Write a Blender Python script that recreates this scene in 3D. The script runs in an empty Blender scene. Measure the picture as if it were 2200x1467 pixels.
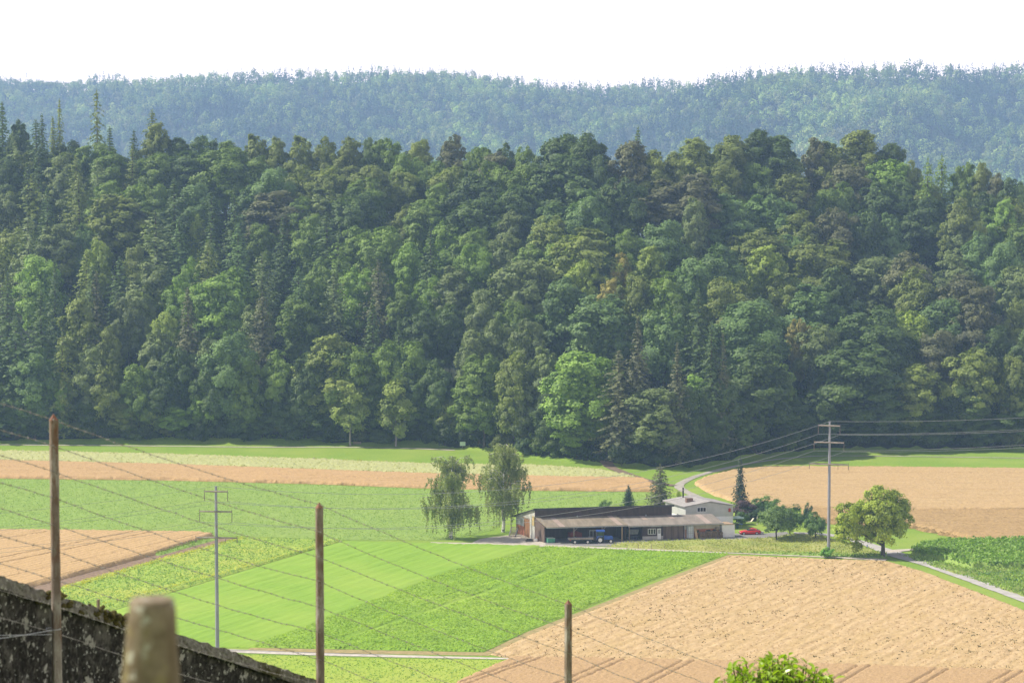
import bpy, math, random
import numpy as np
from mathutils import Vector, Matrix
R = math.radians
scene = bpy.context.scene
COL = scene.collection

# ---------------------------------------------------------------- camera, world, sun, exposure
FPX = 6111.0                       # focal length in pixels of a 2200 px wide frame (100 mm on 36 mm)
EYE = 93.0                         # height of the eye above the valley floor
PITCH = math.atan((733.5 - 215.0) / FPX)
cam_d = bpy.data.cameras.new('camera')
cam = bpy.data.objects.new('camera', cam_d)
COL.objects.link(cam)
cam.location = (0, 0, EYE)
cam.rotation_euler = (R(90) - PITCH, 0, 0)
cam_d.sensor_width = 36.0
cam_d.lens = 100.0
cam_d.clip_start = 0.1
cam_d.clip_end = 15000
cam_d.dof.use_dof = True
cam_d.dof.focus_distance = 560
cam_d.dof.aperture_fstop = 9.0
scene.camera = cam

SUN_EL, SUN_AZ = R(46), R(82)      # azimuth counted to the left of the viewing direction
TO_SUN = Vector((-math.sin(SUN_AZ) * math.cos(SUN_EL), math.cos(SUN_AZ) * math.cos(SUN_EL), math.sin(SUN_EL)))
world = bpy.data.worlds.new('World')
scene.world = world
world.use_nodes = True
wn = world.node_tree
wn.nodes.clear()
sky = wn.nodes.new('ShaderNodeTexSky')
sky.sky_type = 'NISHITA'
sky.sun_disc = False
sky.sun_elevation = SUN_EL
sky.sun_rotation = -SUN_AZ
sky.altitude = 450
sky.air_density = 1.0
sky.dust_density = 1.0
sky.ozone_density = 1.0
bg = wn.nodes.new('ShaderNodeBackground')
bg.inputs['Strength'].default_value = 0.07
wo = wn.nodes.new('ShaderNodeOutputWorld')
# hazy white air low over the horizon, blue-white higher up
tc = wn.nodes.new('ShaderNodeTexCoord'); sx = wn.nodes.new('ShaderNodeSeparateXYZ')
wn.links.new(tc.outputs['Generated'], sx.inputs[0])
rp = wn.nodes.new('ShaderNodeValToRGB'); rp.color_ramp.elements[0].position = 0.14; rp.color_ramp.elements[1].position = 0.50
rp.color_ramp.elements[0].color = (1, 1, 1, 1); rp.color_ramp.elements[1].color = (.08, .08, .08, 1)
wn.links.new(sx.outputs['Z'], rp.inputs[0])
mxw = wn.nodes.new('ShaderNodeMix'); mxw.data_type = 'RGBA'
wn.links.new(rp.outputs[0], mxw.inputs[0]); wn.links.new(sky.outputs[0], mxw.inputs[6])
mxw.inputs[7].default_value = (23.0, 19.5, 18.0, 1)
wn.links.new(mxw.outputs[2], bg.inputs['Color'])
wn.links.new(bg.outputs[0], wo.inputs['Surface'])

sun_d = bpy.data.lights.new('sun', 'SUN')
sun_d.energy = 5.0
sun_d.angle = R(0.53)
sun_d.color = (1.0, 0.92, 0.78)
sun = bpy.data.objects.new('sun', sun_d)
COL.objects.link(sun)
sun.rotation_euler = TO_SUN.to_track_quat('Z', 'Y').to_euler()

scene.view_settings.view_transform = 'Standard'
scene.view_settings.look = 'None'
scene.view_settings.exposure = 0.38
scene.view_settings.gamma = 1.0
scene.view_settings.use_curve_mapping = False
cy = scene.cycles
cy.max_bounces = 6
cy.diffuse_bounces = 3
cy.glossy_bounces = 2
cy.transmission_bounces = 4
cy.volume_bounces = 2
cy.caustics_reflective = False
cy.caustics_refractive = False

# ---------------------------------------------------------------- picture <-> place
_c, _s = math.cos(PITCH), math.sin(PITCH)
FWD = np.array((0, _c, -_s)); UPV = np.array((0, _s, _c)); RGT = np.array((1.0, 0, 0))
def ray(px, py):
    return FWD + RGT * ((px - 1100) / FPX) - UPV * ((py - 733.5) / FPX)
def W(px, py, z=0.0):              # the point of height z that the photograph shows at px, py
    d = ray(px, py); t = (z - EYE) / d[2]
    return np.array((d[0] * t, d[1] * t, z))
def WD(px, py, D):                 # the point at distance D along the valley
    d = ray(px, py); t = D / d[1]
    return np.array((d[0] * t, D, EYE + d[2] * t))
def proj(p):
    q = np.asarray(p, float) - np.array((0, 0, EYE))
    dep = q @ FWD
    return 1100 + FPX * (q @ RGT) / dep, 733.5 - FPX * (q @ UPV) / dep
def colx(X, Y):
    return 1100 + FPX * X / np.maximum(Y, 1.0)

# ---------------------------------------------------------------- materials
def new_mat(name):
    m = bpy.data.materials.new(name); m.use_nodes = True
    nt = m.node_tree; nt.nodes.clear()
    out = nt.nodes.new('ShaderNodeOutputMaterial')
    return m, nt, out
def N(nt, t, **kw):
    n = nt.nodes.new(t)
    for k, v in kw.items():
        if k.startswith('i_'):
            n.inputs[k[2:].replace('_', ' ')].default_value = v
        else:
            setattr(n, k, v)
    return n
def coords(nt, scale=(1, 1, 1), rot=0.0):
    tc = N(nt, 'ShaderNodeTexCoord')
    r = N(nt, 'ShaderNodeMapping'); r.inputs['Rotation'].default_value = (0, 0, -rot)
    s = N(nt, 'ShaderNodeMapping'); s.inputs['Scale'].default_value = scale
    nt.links.new(tc.outputs['Object'], r.inputs['Vector'])
    nt.links.new(r.outputs[0], s.inputs['Vector'])
    return s.outputs[0]
def ramp(nt, fac, stops):
    r = N(nt, 'ShaderNodeValToRGB')
    el = r.color_ramp.elements
    while len(el) < len(stops): el.new(0.5)
    for e, (p, c) in zip(el, stops):
        e.position = p; e.color = tuple(c) + ((1,) if len(c) == 3 else ())
    nt.links.new(fac, r.inputs[0])
    return r.outputs[0]
def mixc(nt, fac, a, b, mode='MIX'):
    m = N(nt, 'ShaderNodeMix', data_type='RGBA', blend_type=mode)
    for sock, v in ((m.inputs[0], fac), (m.inputs[6], a), (m.inputs[7], b)):
        if hasattr(v, 'node'): nt.links.new(v, sock)
        elif isinstance(v, (int, float)): sock.default_value = v
        else: sock.default_value = tuple(v) + (1,)
    return m.outputs[2]
def noise(nt, vec, scale, detail=4, rough=0.6):
    n = N(nt, 'ShaderNodeTexNoise'); n.inputs['Scale'].default_value = scale
    n.inputs['Detail'].default_value = detail; n.inputs['Roughness'].default_value = rough
    nt.links.new(vec, n.inputs['Vector'])
    return n.outputs[0]
def finish(nt, out, col, rough=0.85, bump=None, bstr=0.3, bdist=0.1, metal=0.0, spec=0.3):
    p = N(nt, 'ShaderNodeBsdfPrincipled')
    if hasattr(col, 'node'): nt.links.new(col, p.inputs['Base Color'])
    else: p.inputs['Base Color'].default_value = tuple(col) + (1,)
    p.inputs['Roughness'].default_value = rough
    p.inputs['Metallic'].default_value = metal
    p.inputs['Specular IOR Level'].default_value = spec
    if bump is not None:
        b = N(nt, 'ShaderNodeBump'); b.inputs['Strength'].default_value = bstr; b.inputs['Distance'].default_value = bdist
        nt.links.new(bump, b.inputs['Height']); nt.links.new(b.outputs[0], p.inputs['Normal'])
    nt.links.new(p.outputs[0], out.inputs['Surface'])
    return p
def surf(name, c1, c2, scale=1.0, stretch=(1, 1, 1), rough=0.85, bstr=0.2, bdist=0.05, metal=0.0, rot=0.0, lo=0.35, hi=0.65, spec=0.3):
    m, nt, out = new_mat(name)
    v = coords(nt, stretch, rot)
    n = noise(nt, v, scale)
    finish(nt, out, ramp(nt, n, [(lo, c1), (hi, c2)]), rough, n, bstr, bdist, metal, spec)
    return m
def leaf_mat(name, trans=0.32, var=0.35, vscale=0.45, rough=0.55, spec=0.25, use_attr=False, col=None):
    m, nt, out = new_mat(name)
    if col is not None:
        base = N(nt, 'ShaderNodeRGB'); base.outputs[0].default_value = tuple(col) + (1,); base = base.outputs[0]
    elif use_attr:
        a = N(nt, 'ShaderNodeAttribute', attribute_name='tint'); base = a.outputs['Color']
    else:
        base = N(nt, 'ShaderNodeObjectInfo').outputs['Color']
    v = coords(nt)
    n = noise(nt, v, vscale, 3, 0.7)
    lo, hi = 1 - var, 1 + var
    tint = ramp(nt, n, [(0.30, (lo * .95, lo, lo * 1.05)), (0.70, (hi * 1.08, hi, hi * .85))])
    c = mixc(nt, 1.0, base, tint, 'MULTIPLY')
    p = N(nt, 'ShaderNodeBsdfPrincipled'); p.inputs['Roughness'].default_value = rough
    p.inputs['Specular IOR Level'].default_value = spec
    t = N(nt, 'ShaderNodeBsdfTranslucent')
    tcol = mixc(nt, 1.0, c, (1.25, 1.35, 0.55), 'MULTIPLY')
    mx = N(nt, 'ShaderNodeMixShader'); mx.inputs[0].default_value = trans
    nt.links.new(c, p.inputs['Base Color']); nt.links.new(tcol, t.inputs['Color'])
    nt.links.new(p.outputs[0], mx.inputs[1]); nt.links.new(t.outputs[0], mx.inputs[2])
    nt.links.new(mx.outputs[0], out.inputs['Surface'])
    return m

# ---------------------------------------------------------------- objects
def tag(o, label=None, cat=None, group=None, kind=None):
    if label: o['label'] = label
    if cat: o['category'] = cat
    if group: o['group'] = group
    if kind: o['kind'] = kind
    return o
def link_mesh(name, me, mat, parent=None, keep=True):
    o = bpy.data.objects.new(name, me); COL.objects.link(o)
    if mat is not None: me.materials.append(mat)
    if parent is not None:
        o.parent = parent
        if keep:
            inv = Matrix.Translation(-parent.location)
            if parent.parent is not None: pass
            o.matrix_parent_inverse = inv
    return o
def empty(name, loc, label=None, cat=None, group=None):
    o = bpy.data.objects.new(name, None); COL.objects.link(o)
    o.location = tuple(float(x) for x in loc); o.empty_display_size = 0.5
    return tag(o, label, cat, group)
def np_mesh(name, V, F, smooth=False):
    V = np.asarray(V, np.float32); F = np.asarray(F, np.int32)
    k = F.shape[1]
    me = bpy.data.meshes.new(name)
    me.vertices.add(len(V)); me.vertices.foreach_set('co', V.ravel())
    me.loops.add(F.size); me.loops.foreach_set('vertex_index', F.ravel())
    me.polygons.add(len(F))
    me.polygons.foreach_set('loop_start', np.arange(0, F.size, k, dtype=np.int32))
    me.polygons.foreach_set('loop_total', np.full(len(F), k, np.int32))
    if smooth: me.polygons.foreach_set('use_smooth', np.ones(len(F), bool))
    me.update(calc_edges=True)
    return me
class MB:
    def __init__(self): self.v = []; self.f = []
    def add(self, V, F):
        b = len(self.v); self.v += [tuple(map(float, p)) for p in V]; self.f += [tuple(b + i for i in f) for f in F]
    def hexa(self, P):             # 8 corners: bottom ring 0-3, top ring 4-7
        self.add(P, [(3, 2, 1, 0), (4, 5, 6, 7), (0, 1, 5, 4), (1, 2, 6, 5), (2, 3, 7, 6), (3, 0, 4, 7)])
    def box(self, x0, x1, y0, y1, z0, z1, fr=None):
        P = [(x0, y0, z0), (x1, y0, z0), (x1, y1, z0), (x0, y1, z0), (x0, y0, z1), (x1, y0, z1), (x1, y1, z1), (x0, y1, z1)]
        if fr: P = [fr(*p) for p in P]
        self.hexa(P); return self
    def tube(self, pts, rad, n=8, caps=True, fr=None):
        pts = [np.array(fr(*p) if fr else p, float) for p in pts]
        if not hasattr(rad, '__len__'): rad = [rad] * len(pts)
        rings = []; ref = None
        for i, p in enumerate(pts):
            d = pts[min(i + 1, len(pts) - 1)] - pts[max(i - 1, 0)]
            d = d / (np.linalg.norm(d) + 1e-12)
            if ref is None: ref = np.array((0, 0, 1.0)) if abs(d[2]) < .9 else np.array((1.0, 0, 0))
            a = np.cross(d, ref); a /= np.linalg.norm(a) + 1e-12
            b = np.cross(d, a); ref = np.cross(a, d)
            ref = ref if np.linalg.norm(ref) > 1e-6 else np.array((0, 0, 1.0))
            rings.append([p + rad[i] * (math.cos(2 * math.pi * k / n) * a + math.sin(2 * math.pi * k / n) * b) for k in range(n)])
        V = [q for r in rings for q in r]; F = []
        for i in range(len(pts) - 1):
            for k in range(n):
                F.append((i * n + k, i * n + (k + 1) % n, (i + 1) * n + (k + 1) % n, (i + 1) * n + k))
        if caps: F += [tuple(range(n - 1, -1, -1)), tuple((len(pts) - 1) * n + k for k in range(n))]
        self.add(V, F); return self
    def prism(self, pts, off):     # closed outline pts swept by the vector off
        n = len(pts); off = np.asarray(off, float)
        V = [np.asarray(p, float) for p in pts] + [np.asarray(p, float) + off for p in pts]
        F = [tuple(range(n - 1, -1, -1)), tuple(range(n, 2 * n))] + [(i, (i + 1) % n, n + (i + 1) % n, n + i) for i in range(n)]
        self.add(V, F); return self
    def lathe(self, prof, c, axis, n=20):   # prof: (radius, along) pairs round an axis through c
        ax = np.asarray(axis, float); ax /= np.linalg.norm(ax)
        ref = np.array((0, 0, 1.0)) if abs(ax[2]) < .9 else np.array((1.0, 0, 0))
        a = np.cross(ax, ref); a /= np.linalg.norm(a); b = np.cross(ax, a)
        V = []; F = []
        for r, h in prof:
            V += [np.asarray(c) + ax * h + r * (math.cos(2 * math.pi * k / n) * a + math.sin(2 * math.pi * k / n) * b) for k in range(n)]
        for i in range(len(prof) - 1):
            F += [(i * n + k, i * n + (k + 1) % n, (i + 1) * n + (k + 1) % n, (i + 1) * n + k) for k in range(n)]
        F += [tuple(range(n)), tuple((len(prof) - 1) * n + k for k in range(n - 1, -1, -1))]
        self.add(V, F); return self
    def build(self, name, mat, parent=None, smooth=False, keep=True):
        me = bpy.data.meshes.new(name); me.from_pydata(self.v, [], self.f)
        if smooth: me.polygons.foreach_set('use_smooth', np.ones(len(me.polygons), bool))
        me.update()
        o = link_mesh(name, me, mat, None)
        if parent is not None:
            o.parent = parent
            if keep:
                L = parent.location if parent.parent is None else Vector((0, 0, 0))
                root = parent
                while root.parent is not None: root = root.parent
                if parent.parent is None: o.matrix_parent_inverse = Matrix.Translation(-root.location)
        return o

# ---------------------------------------------------------------- terrain
EDGE = np.array([(-700, 948), (0, 951), (300, 953), (600, 955), (900, 959), (1000, 966), (1150, 985), (1280, 1001), (1340, 1006), (1480, 1006), (1560, 994), (1640, 980), (1740, 971), (1850, 966), (2200, 969), (2900, 969)], float)
CREST = np.array([(-700, 270), (0, 283), (300, 292), (600, 296), (1000, 303), (1150, 316), (1300, 352), (1420, 330), (1520, 305), (1900, 316), (2000, 348), (2200, 392), (2900, 400)], float)
EDGE_D = np.array([W(x, y)[1] for x, y in EDGE])
SLOPE = 0.31
def smooth(t):
    t = np.clip(t, 0, 1); return t * t * (3 - 2 * t)
def rise(s):
    return np.where(s < 0, 0, 3.0 * smooth(s / 9.0) + SLOPE * np.maximum(s - 6, 0))
def edge_of(xi): return np.interp(xi, EDGE[:, 0], EDGE_D)
def _crest_s(x, y):
    De = float(edge_of(x)); best = 30.0
    for s in np.arange(30, 330, 2.0):
        if proj(((x - 1100) / FPX * (De + s), De + s, float(rise(s)) + 25))[1] <= y: return s
    return 330.0
CREST_S = np.array([_crest_s(x, y) for x, y in CREST])
def ridge_of(xi): return np.interp(xi, CREST[:, 0], CREST_S)
SKYL = np.array([(-800, 170), (0, 170), (70, 174), (150, 182), (190, 173), (240, 168), (280, 176), (340, 176), (400, 167), (500, 162), (600, 157), (700, 158), (850, 153), (950, 156), (1050, 166), (1150, 178), (1250, 185), (1310, 187), (1350, 180), (1400, 175), (1450, 184), (1490, 183), (1550, 166), (1650, 156), (1750, 152), (1850, 148), (1950, 142), (2050, 153), (2130, 150), (2200, 148), (3000, 150)], float)
def hill_top(xi):                  # distance of the far ridge and its height
    Dr = 4980 - 540 * smooth((xi - 1380) / 160.0) + 240 * smooth((320 - xi) / 160)
    y = np.interp(xi, SKYL[:, 0], SKYL[:, 1])
    return Dr, EYE - (y + 23 - 215) * Dr / FPX
def far_hills(X, Y):
    xi = colx(X, Y)
    Dr, zr = hill_top(xi)
    t = (Y - (Dr - 1000)) / 1000.0
    z = -50 + (zr + 50) * np.clip(t, 0, 1) ** 0.85
    g = np.sin(X * .0105 + Y * .007) + .8 * np.sin(X * .023 - Y * .011 + 1.3) + .5 * np.sin(X * .05 + Y * .027)
    z = z + 13.0 * g * smooth(t * 3) * smooth((1 - t) * 3)
    over = np.maximum(Y - Dr, 0)
    z = z - over * 0.18
    z = np.where(t < 0, -50 + 0 * z, z)
    return np.maximum(z, -50)
def ground_z(X, Y):
    X = np.asarray(X, float); Y = np.asarray(Y, float)
    near = EYE - (2.3 + 0.30 * np.clip(X, -12, 12) + 0.15 * Y)
    fall = EYE - (6.3 + 0.40 * (Y - 26))
    w = smooth((Y - 26.5) / 7.0)
    hill = near * (1 - w) + np.minimum(fall, 200) * w
    z = np.where(Y < 420, np.maximum(hill, 0), 0.0)
    xi = colx(X, Y); De = edge_of(xi); Sr = ridge_of(xi)
    s = Y - De
    up = rise(s)
    zr = rise(Sr)
    back = np.maximum(zr - 0.22 * (s - Sr), -50)
    wood = np.where(s > Sr, back, up)
    z = np.where((Y > 600) & (s > 0), wood, z)
    z = np.where(Y > 1500, far_hills(X, Y), z)
    return z
def z_at(x, y): return float(ground_z(np.array([x]), np.array([y]))[0])
def sheet(name, ys, us, mat, lift=0.0, clip=None, smooth_=True):
    U, Yg = np.meshgrid(us, ys)
    half = 30 + np.maximum(Yg, 0) * 0.27
    X = U * half
    Z = ground_z(X, Yg) + lift
    V = np.stack([X, Yg, Z], -1).reshape(-1, 3)
    ny, nx = X.shape
    i = np.arange(ny - 1)[:, None] * nx + np.arange(nx - 1)[None, :]
    F = np.stack([i, i + 1, i + nx + 1, i + nx], -1).reshape(-1, 4)
    if clip is not None:
        c = V[F].mean(1); F = F[clip(c[:, 0], c[:, 1])]
    o = link_mesh(name, np_mesh(name, V, F, smooth_), mat)
    return o

def grass_mat(name, c1, c2, c3, rot=0.0, stretch=(1, 1, 1), bstr=0.5, big=0.05, fine=1.6):
    m, nt, out = new_mat(name)
    v = coords(nt, stretch, rot); v0 = coords(nt)
    nb = noise(nt, v0, big, 4, .6); nf = noise(nt, v, fine, 5, .7)
    a = ramp(nt, nf, [(.33, c1), (.67, c2)])
    c = mixc(nt, ramp(nt, nb, [(.42, (0, 0, 0)), (.68, (.75, .75, .75))]), a, c3)
    finish(nt, out, c, .9, nf, bstr, .25, spec=.1)
    return m
G_BASE = grass_mat('meadow_grass', (.15, .25, .035), (.235, .36, .05), (.28, .36, .07))
ys = np.concatenate([np.arange(-40, 60, 1.0), np.arange(60, 300, 6.0), np.arange(300, 640, 20.0), np.arange(640, 760, 1.5), np.arange(760, 1100, 6.0), np.arange(1100, 2500, 60.0), np.arange(2500, 5700, 25.0)])
us = np.linspace(-1, 1, 221)
ground = tag(sheet('ground', ys, us, G_BASE), kind='structure')
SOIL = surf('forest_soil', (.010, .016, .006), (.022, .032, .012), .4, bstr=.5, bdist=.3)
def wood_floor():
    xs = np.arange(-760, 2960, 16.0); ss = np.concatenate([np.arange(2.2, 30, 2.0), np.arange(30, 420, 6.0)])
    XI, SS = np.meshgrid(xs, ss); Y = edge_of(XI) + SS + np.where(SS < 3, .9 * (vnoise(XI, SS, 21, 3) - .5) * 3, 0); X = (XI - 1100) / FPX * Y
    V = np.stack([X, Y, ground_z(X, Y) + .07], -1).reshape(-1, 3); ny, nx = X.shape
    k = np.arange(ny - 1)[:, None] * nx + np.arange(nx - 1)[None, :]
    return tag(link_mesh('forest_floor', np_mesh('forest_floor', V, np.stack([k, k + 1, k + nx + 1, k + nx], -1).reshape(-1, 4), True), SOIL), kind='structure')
HILLSOIL = surf('hill_soil', (.03, .045, .018), (.06, .075, .03), .02, bstr=.1)
tag(sheet('hills', np.concatenate([np.arange(1200, 2500, 60.0), np.arange(2500, 5700, 25.0)]), np.linspace(-1, 1, 221), HILLSOIL, .4, lambda X, Y: Y > 1190), kind='structure')

# ---------------------------------------------------------------- fields
def inside(poly, X, Y):
    poly = np.asarray(poly, float); n = len(poly); r = np.zeros(X.shape, bool); j = n - 1
    for i in range(n):
        xi, yi = poly[i]; xj, yj = poly[j]
        c = ((yi > Y) != (yj > Y)) & (X < (xj - xi) * (Y - yi) / (yj - yi + 1e-12) + xi)
        r ^= c; j = i
    return r
def ground_poly(px): return np.array([W(x, y)[:2] for x, y in px])
def seg_dist(X, Y, a, b):
    d = b - a; L = d @ d
    t = np.clip(((X - a[0]) * d[0] + (Y - a[1]) * d[1]) / L, 0, 1)
    return np.hypot(X - a[0] - t * d[0], Y - a[1] - t * d[1])
def vnoise(X, Y, s, seed):         # smooth value noise
    rg = np.random.default_rng(seed); T = rg.random((256, 256))
    x, y = X / s, Y / s; i = np.floor(x).astype(int); j = np.floor(y).astype(int)
    fx, fy = smooth(x - i), smooth(y - j)
    g = lambda a, b: T[a % 256, b % 256]
    return (g(i, j) * (1 - fx) + g(i + 1, j) * fx) * (1 - fy) + (g(i, j + 1) * (1 - fx) + g(i + 1, j + 1) * fx) * fy
wood_floor()
def quads(P, Nn, size, rng, asp=0.7):
    n = len(P); r = rng.normal(size=(n, 3)); t = np.cross(Nn, r); t /= np.linalg.norm(t, axis=1, keepdims=True) + 1e-9
    b = np.cross(Nn, t); s = np.asarray(size).reshape(-1, 1) * .5
    return np.stack([P + t * s, P + b * s * asp, P - t * s, P - b * s * asp], 1).reshape(-1, 3)
def field(name, px, mat, h=.1, step=.4, rough=.05, tracks=(), leaf=None, base=.03, seed=0, lump=(0, 8.0), kind='stuff', rows=None, edge_rag=0.0):
    """A crop standing on its plot: a top of its own height with sides, wheel tracks pressed in, leaves over it."""
    poly = ground_poly(px); rng = np.random.default_rng(seed + 11)
    x0, y0 = poly.min(0) - step; x1, y1 = poly.max(0) + step
    xs = np.arange(x0, x1 + step, step); yy = np.arange(y0, y1 + step, step)
    X, Y = np.meshgrid(xs, yy)
    X = X + rng.uniform(-.25, .25, X.shape) * step; Y = Y + rng.uniform(-.25, .25, X.shape) * step
    rag = edge_rag * (vnoise(X, Y, 1.6, seed + 5) - .5)
    ins = inside(poly, X + rag, Y + rag)
    ny, nx = X.shape
    cell = ins[:-1, :-1] & ins[1:, :-1] & ins[:-1, 1:] & ins[1:, 1:]
    i = np.arange(ny - 1)[:, None] * nx + np.arange(nx - 1)[None, :]
    F = np.stack([i, i + 1, i + nx + 1, i + nx], -1)[cell]
    cnt = np.zeros((ny, nx), int)
    cnt[:-1, :-1] += cell; cnt[1:, :-1] += cell; cnt[:-1, 1:] += cell; cnt[1:, 1:] += cell
    edge = cnt < 4
    Z = np.full(X.shape, float(h)) + rng.normal(0, rough, X.shape) + lump[0] * (vnoise(X, Y, lump[1], seed) - .5)
    for a, b, w, dep in tracks:
        a2, b2 = W(*a)[:2], W(*b)[:2]
        Z = np.where(seg_dist(X, Y, a2, b2) < w * .5, Z - dep, Z)
    if rows is not None:
        ang, per, amp = rows
        Z = Z + amp * np.sin((-X * math.sin(ang) + Y * math.cos(ang)) * 2 * math.pi / per)
    Z = np.where(edge, base, np.maximum(Z, base + .01))
    eb = edge & (cnt > 0); ex, ey = X[eb], Y[eb]; bd = np.full(len(ex), 1e9); bxn, byn = ex.copy(), ey.copy()
    for q in range(len(poly)):     # draw the rim of the crop out to the line of its plot
        a_, b_ = poly[q], poly[(q + 1) % len(poly)]; d_ = b_ - a_; L_ = d_ @ d_ + 1e-9
        t_ = np.clip(((ex - a_[0]) * d_[0] + (ey - a_[1]) * d_[1]) / L_, 0, 1); qx, qy = a_[0] + t_ * d_[0], a_[1] + t_ * d_[1]
        dd_ = np.hypot(ex - qx, ey - qy); m_ = dd_ < bd; bd = np.where(m_, dd_, bd); bxn = np.where(m_, qx, bxn); byn = np.where(m_, qy, byn)
    ok_ = bd < 2.2 * step + abs(edge_rag); jx = edge_rag * .45 * (vnoise(ex, ey, 2.3, seed + 9) - .5)
    X[eb] = np.where(ok_, bxn + jx, ex); Y[eb] = np.where(ok_, byn + jx, ey)
    V = np.stack([X, Y, Z], -1).reshape(-1, 3)
    used = np.unique(F); mp = np.full(len(V), -1); mp[used] = np.arange(len(used))
    V = V[used]; F = mp[F]
    nb = len(V); mats = np.zeros(len(F), np.int32)
    if leaf:
        dens, size, hgt, upn, lmat = leaf[:5]; rowp = leaf[5] if len(leaf) > 5 else None
        A = (x1 - x0) * (y1 - y0); n = int(A * dens)
        PX = rng.uniform(x0, x1, n); PY = rng.uniform(y0, y1, n)
        if rowp:
            ang, per = rowp; u = PX * math.cos(ang) + PY * math.sin(ang); v = -PX * math.sin(ang) + PY * math.cos(ang)
            v = np.round(v / per) * per + rng.normal(0, per * .13, n)
            PX = u * math.cos(ang) - v * math.sin(ang); PY = u * math.sin(ang) + v * math.cos(ang)
        k = inside(poly, PX, PY)
        for a, b, w, dep in tracks:
            k &= seg_dist(PX, PY, W(*a)[:2], W(*b)[:2]) > w * .5
        PX, PY = PX[k], PY[k]; n = len(PX)
        PZ = h * .6 + rng.uniform(.2, 1, n) * hgt + .5 * lump[0] * (vnoise(PX, PY, lump[1], seed) - .5)
        Nn = rng.normal(size=(n, 3)); Nn[:, 2] = np.abs(Nn[:, 2]) * .3 + upn; Nn /= np.linalg.norm(Nn, axis=1, keepdims=True)
        Q = quads(np.stack([PX, PY, PZ], 1), Nn, rng.uniform(.6, 1.3, n) * size, rng, .5)
        V = np.concatenate([V, Q]); F = np.concatenate([F, nb + np.arange(4 * n).reshape(-1, 4)])
        mats = np.concatenate([mats, np.ones(n, np.int32)])
    me = np_mesh(name, V, F)
    o = link_mesh(name, me, mat)
    if leaf:
        me.materials.append(leaf[4]); me.polygons.foreach_set('material_index', mats)
    return tag(o, kind=kind)
def flat(name, px, mat, lift=.02, kind='structure', n=None):
    mb = MB(); P = [W(x, y) for x, y in px]
    mb.add([(p[0], p[1], lift) for p in P], [tuple(range(len(P)))])
    me = mb.build(name, mat)
    if me.data.polygons[0].normal.z < 0: me.data.flip_normals()
    return tag(me, kind=kind)
def ribbon(name, px, width, mat, lift=.05, kind='structure', world_pts=None):
    P = np.array([W(x, y)[:2] for x, y in px]); 
    # smooth the centre line
    t = np.concatenate([[0], np.cumsum(np.hypot(*np.diff(P, axis=0).T))]); tt = np.arange(0, t[-1], 2.0)
    Q = np.stack([np.interp(tt, t, P[:, 0]), np.interp(tt, t, P[:, 1])], 1)
    for _ in range(6):
        Q[1:-1] = (Q[:-2] + 2 * Q[1:-1] + Q[2:]) / 4
    d = np.gradient(Q, axis=0); d /= np.linalg.norm(d, axis=1, keepdims=True); nrm = np.stack([-d[:, 1], d[:, 0]], 1)
    wv = np.interp(tt, t, width) if hasattr(width, '__len__') else np.full(len(Q), width)
    jit = np.random.default_rng(len(px)).normal(0, .06, (len(Q), 2))
    cols = np.linspace(-1, 1, 7); V = []
    for k in cols:
        off = (wv * .5)[:, None] * k * nrm
        if abs(k) == 1: off = off + jit * nrm
        zz = lift + .05 * (1 - k * k)
        q = Q + off; V.append(np.stack([q[:, 0], q[:, 1], ground_z(q[:, 0], q[:, 1]) + zz], 1))
    V = np.stack(V, 1).reshape(-1, 3); m = len(cols)
    i = np.arange(len(Q) - 1)[:, None] * m + np.arange(m - 1)[None, :]
    F = np.stack([i, i + 1, i + m + 1, i + m], -1).reshape(-1, 4)[:, ::-1]
    return tag(link_mesh(name, np_mesh(name, V, F, True), mat), kind=kind)

ROW = W(1570, 1190) - W(1040, 1405); ROW = math.atan2(ROW[1], ROW[0])          # rows of the middle plots
ROW5 = W(470, 1158) - W(100, 1258); ROW5 = math.atan2(ROW5[1], ROW5[0])
def crop_mat(name, c1, c2, c3, rot, along=.12, fine=2.2, bstr=.6, period=None, dark=.75):
    m, nt, out = new_mat(name)
    v = coords(nt, (along, 1, 1), rot); v0 = coords(nt)
    nf = noise(nt, v, fine, 5, .7); nb = noise(nt, v0, .035, 4, .6); n2 = noise(nt, v0, 3.5, 3, .7)
    a = ramp(nt, nf, [(.32, c1), (.66, c2)])
    c = mixc(nt, ramp(nt, nb, [(.40, (0, 0, 0)), (.66, (.8, .8, .8))]), a, c3)
    c = mixc(nt, 1.0, c, ramp(nt, n2, [(.3, (.82, .80, .78)), (.65, (1.08, 1.08, 1.08))]), 'MULTIPLY')
    if period:
        w = N(nt, 'ShaderNodeTexWave', wave_type='BANDS', bands_direction='Y'); w.inputs['Scale'].default_value = 1.0 / period * math.pi / 10
        w.inputs['Distortion'].default_value = .6; w.inputs['Detail Scale'].default_value = .4
        nt.links.new(coords(nt, (1, 2, 1), rot), w.inputs['Vector'])
        c = mixc(nt, 1.0, c, ramp(nt, w.outputs[1], [(.0, (dark, dark, dark)), (.22, (1, 1, 1))]), 'MULTIPLY')
    finish(nt, out, c, .9, nf, bstr, .2, spec=.1)
    return m
WHEAT = crop_mat('ripe_wheat', (0.389, 0.254, 0.119), (0.565, 0.394, 0.207), (0.512, 0.341, 0.172), 0.0, along=.05, period=4.5, dark=.86)
WHEAT5 = crop_mat('ripe_wheat_slanting_rows', (0.424, 0.288, 0.137), (0.583, 0.413, 0.220), (0.530, 0.365, 0.184), ROW5, along=.05, period=3.2, dark=.80)
WHEAT12 = crop_mat('dull_ripe_wheat', (.39, .265, .14), (.52, .36, .195), (.47, .32, .17), ROW, along=.3, fine=4)
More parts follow.
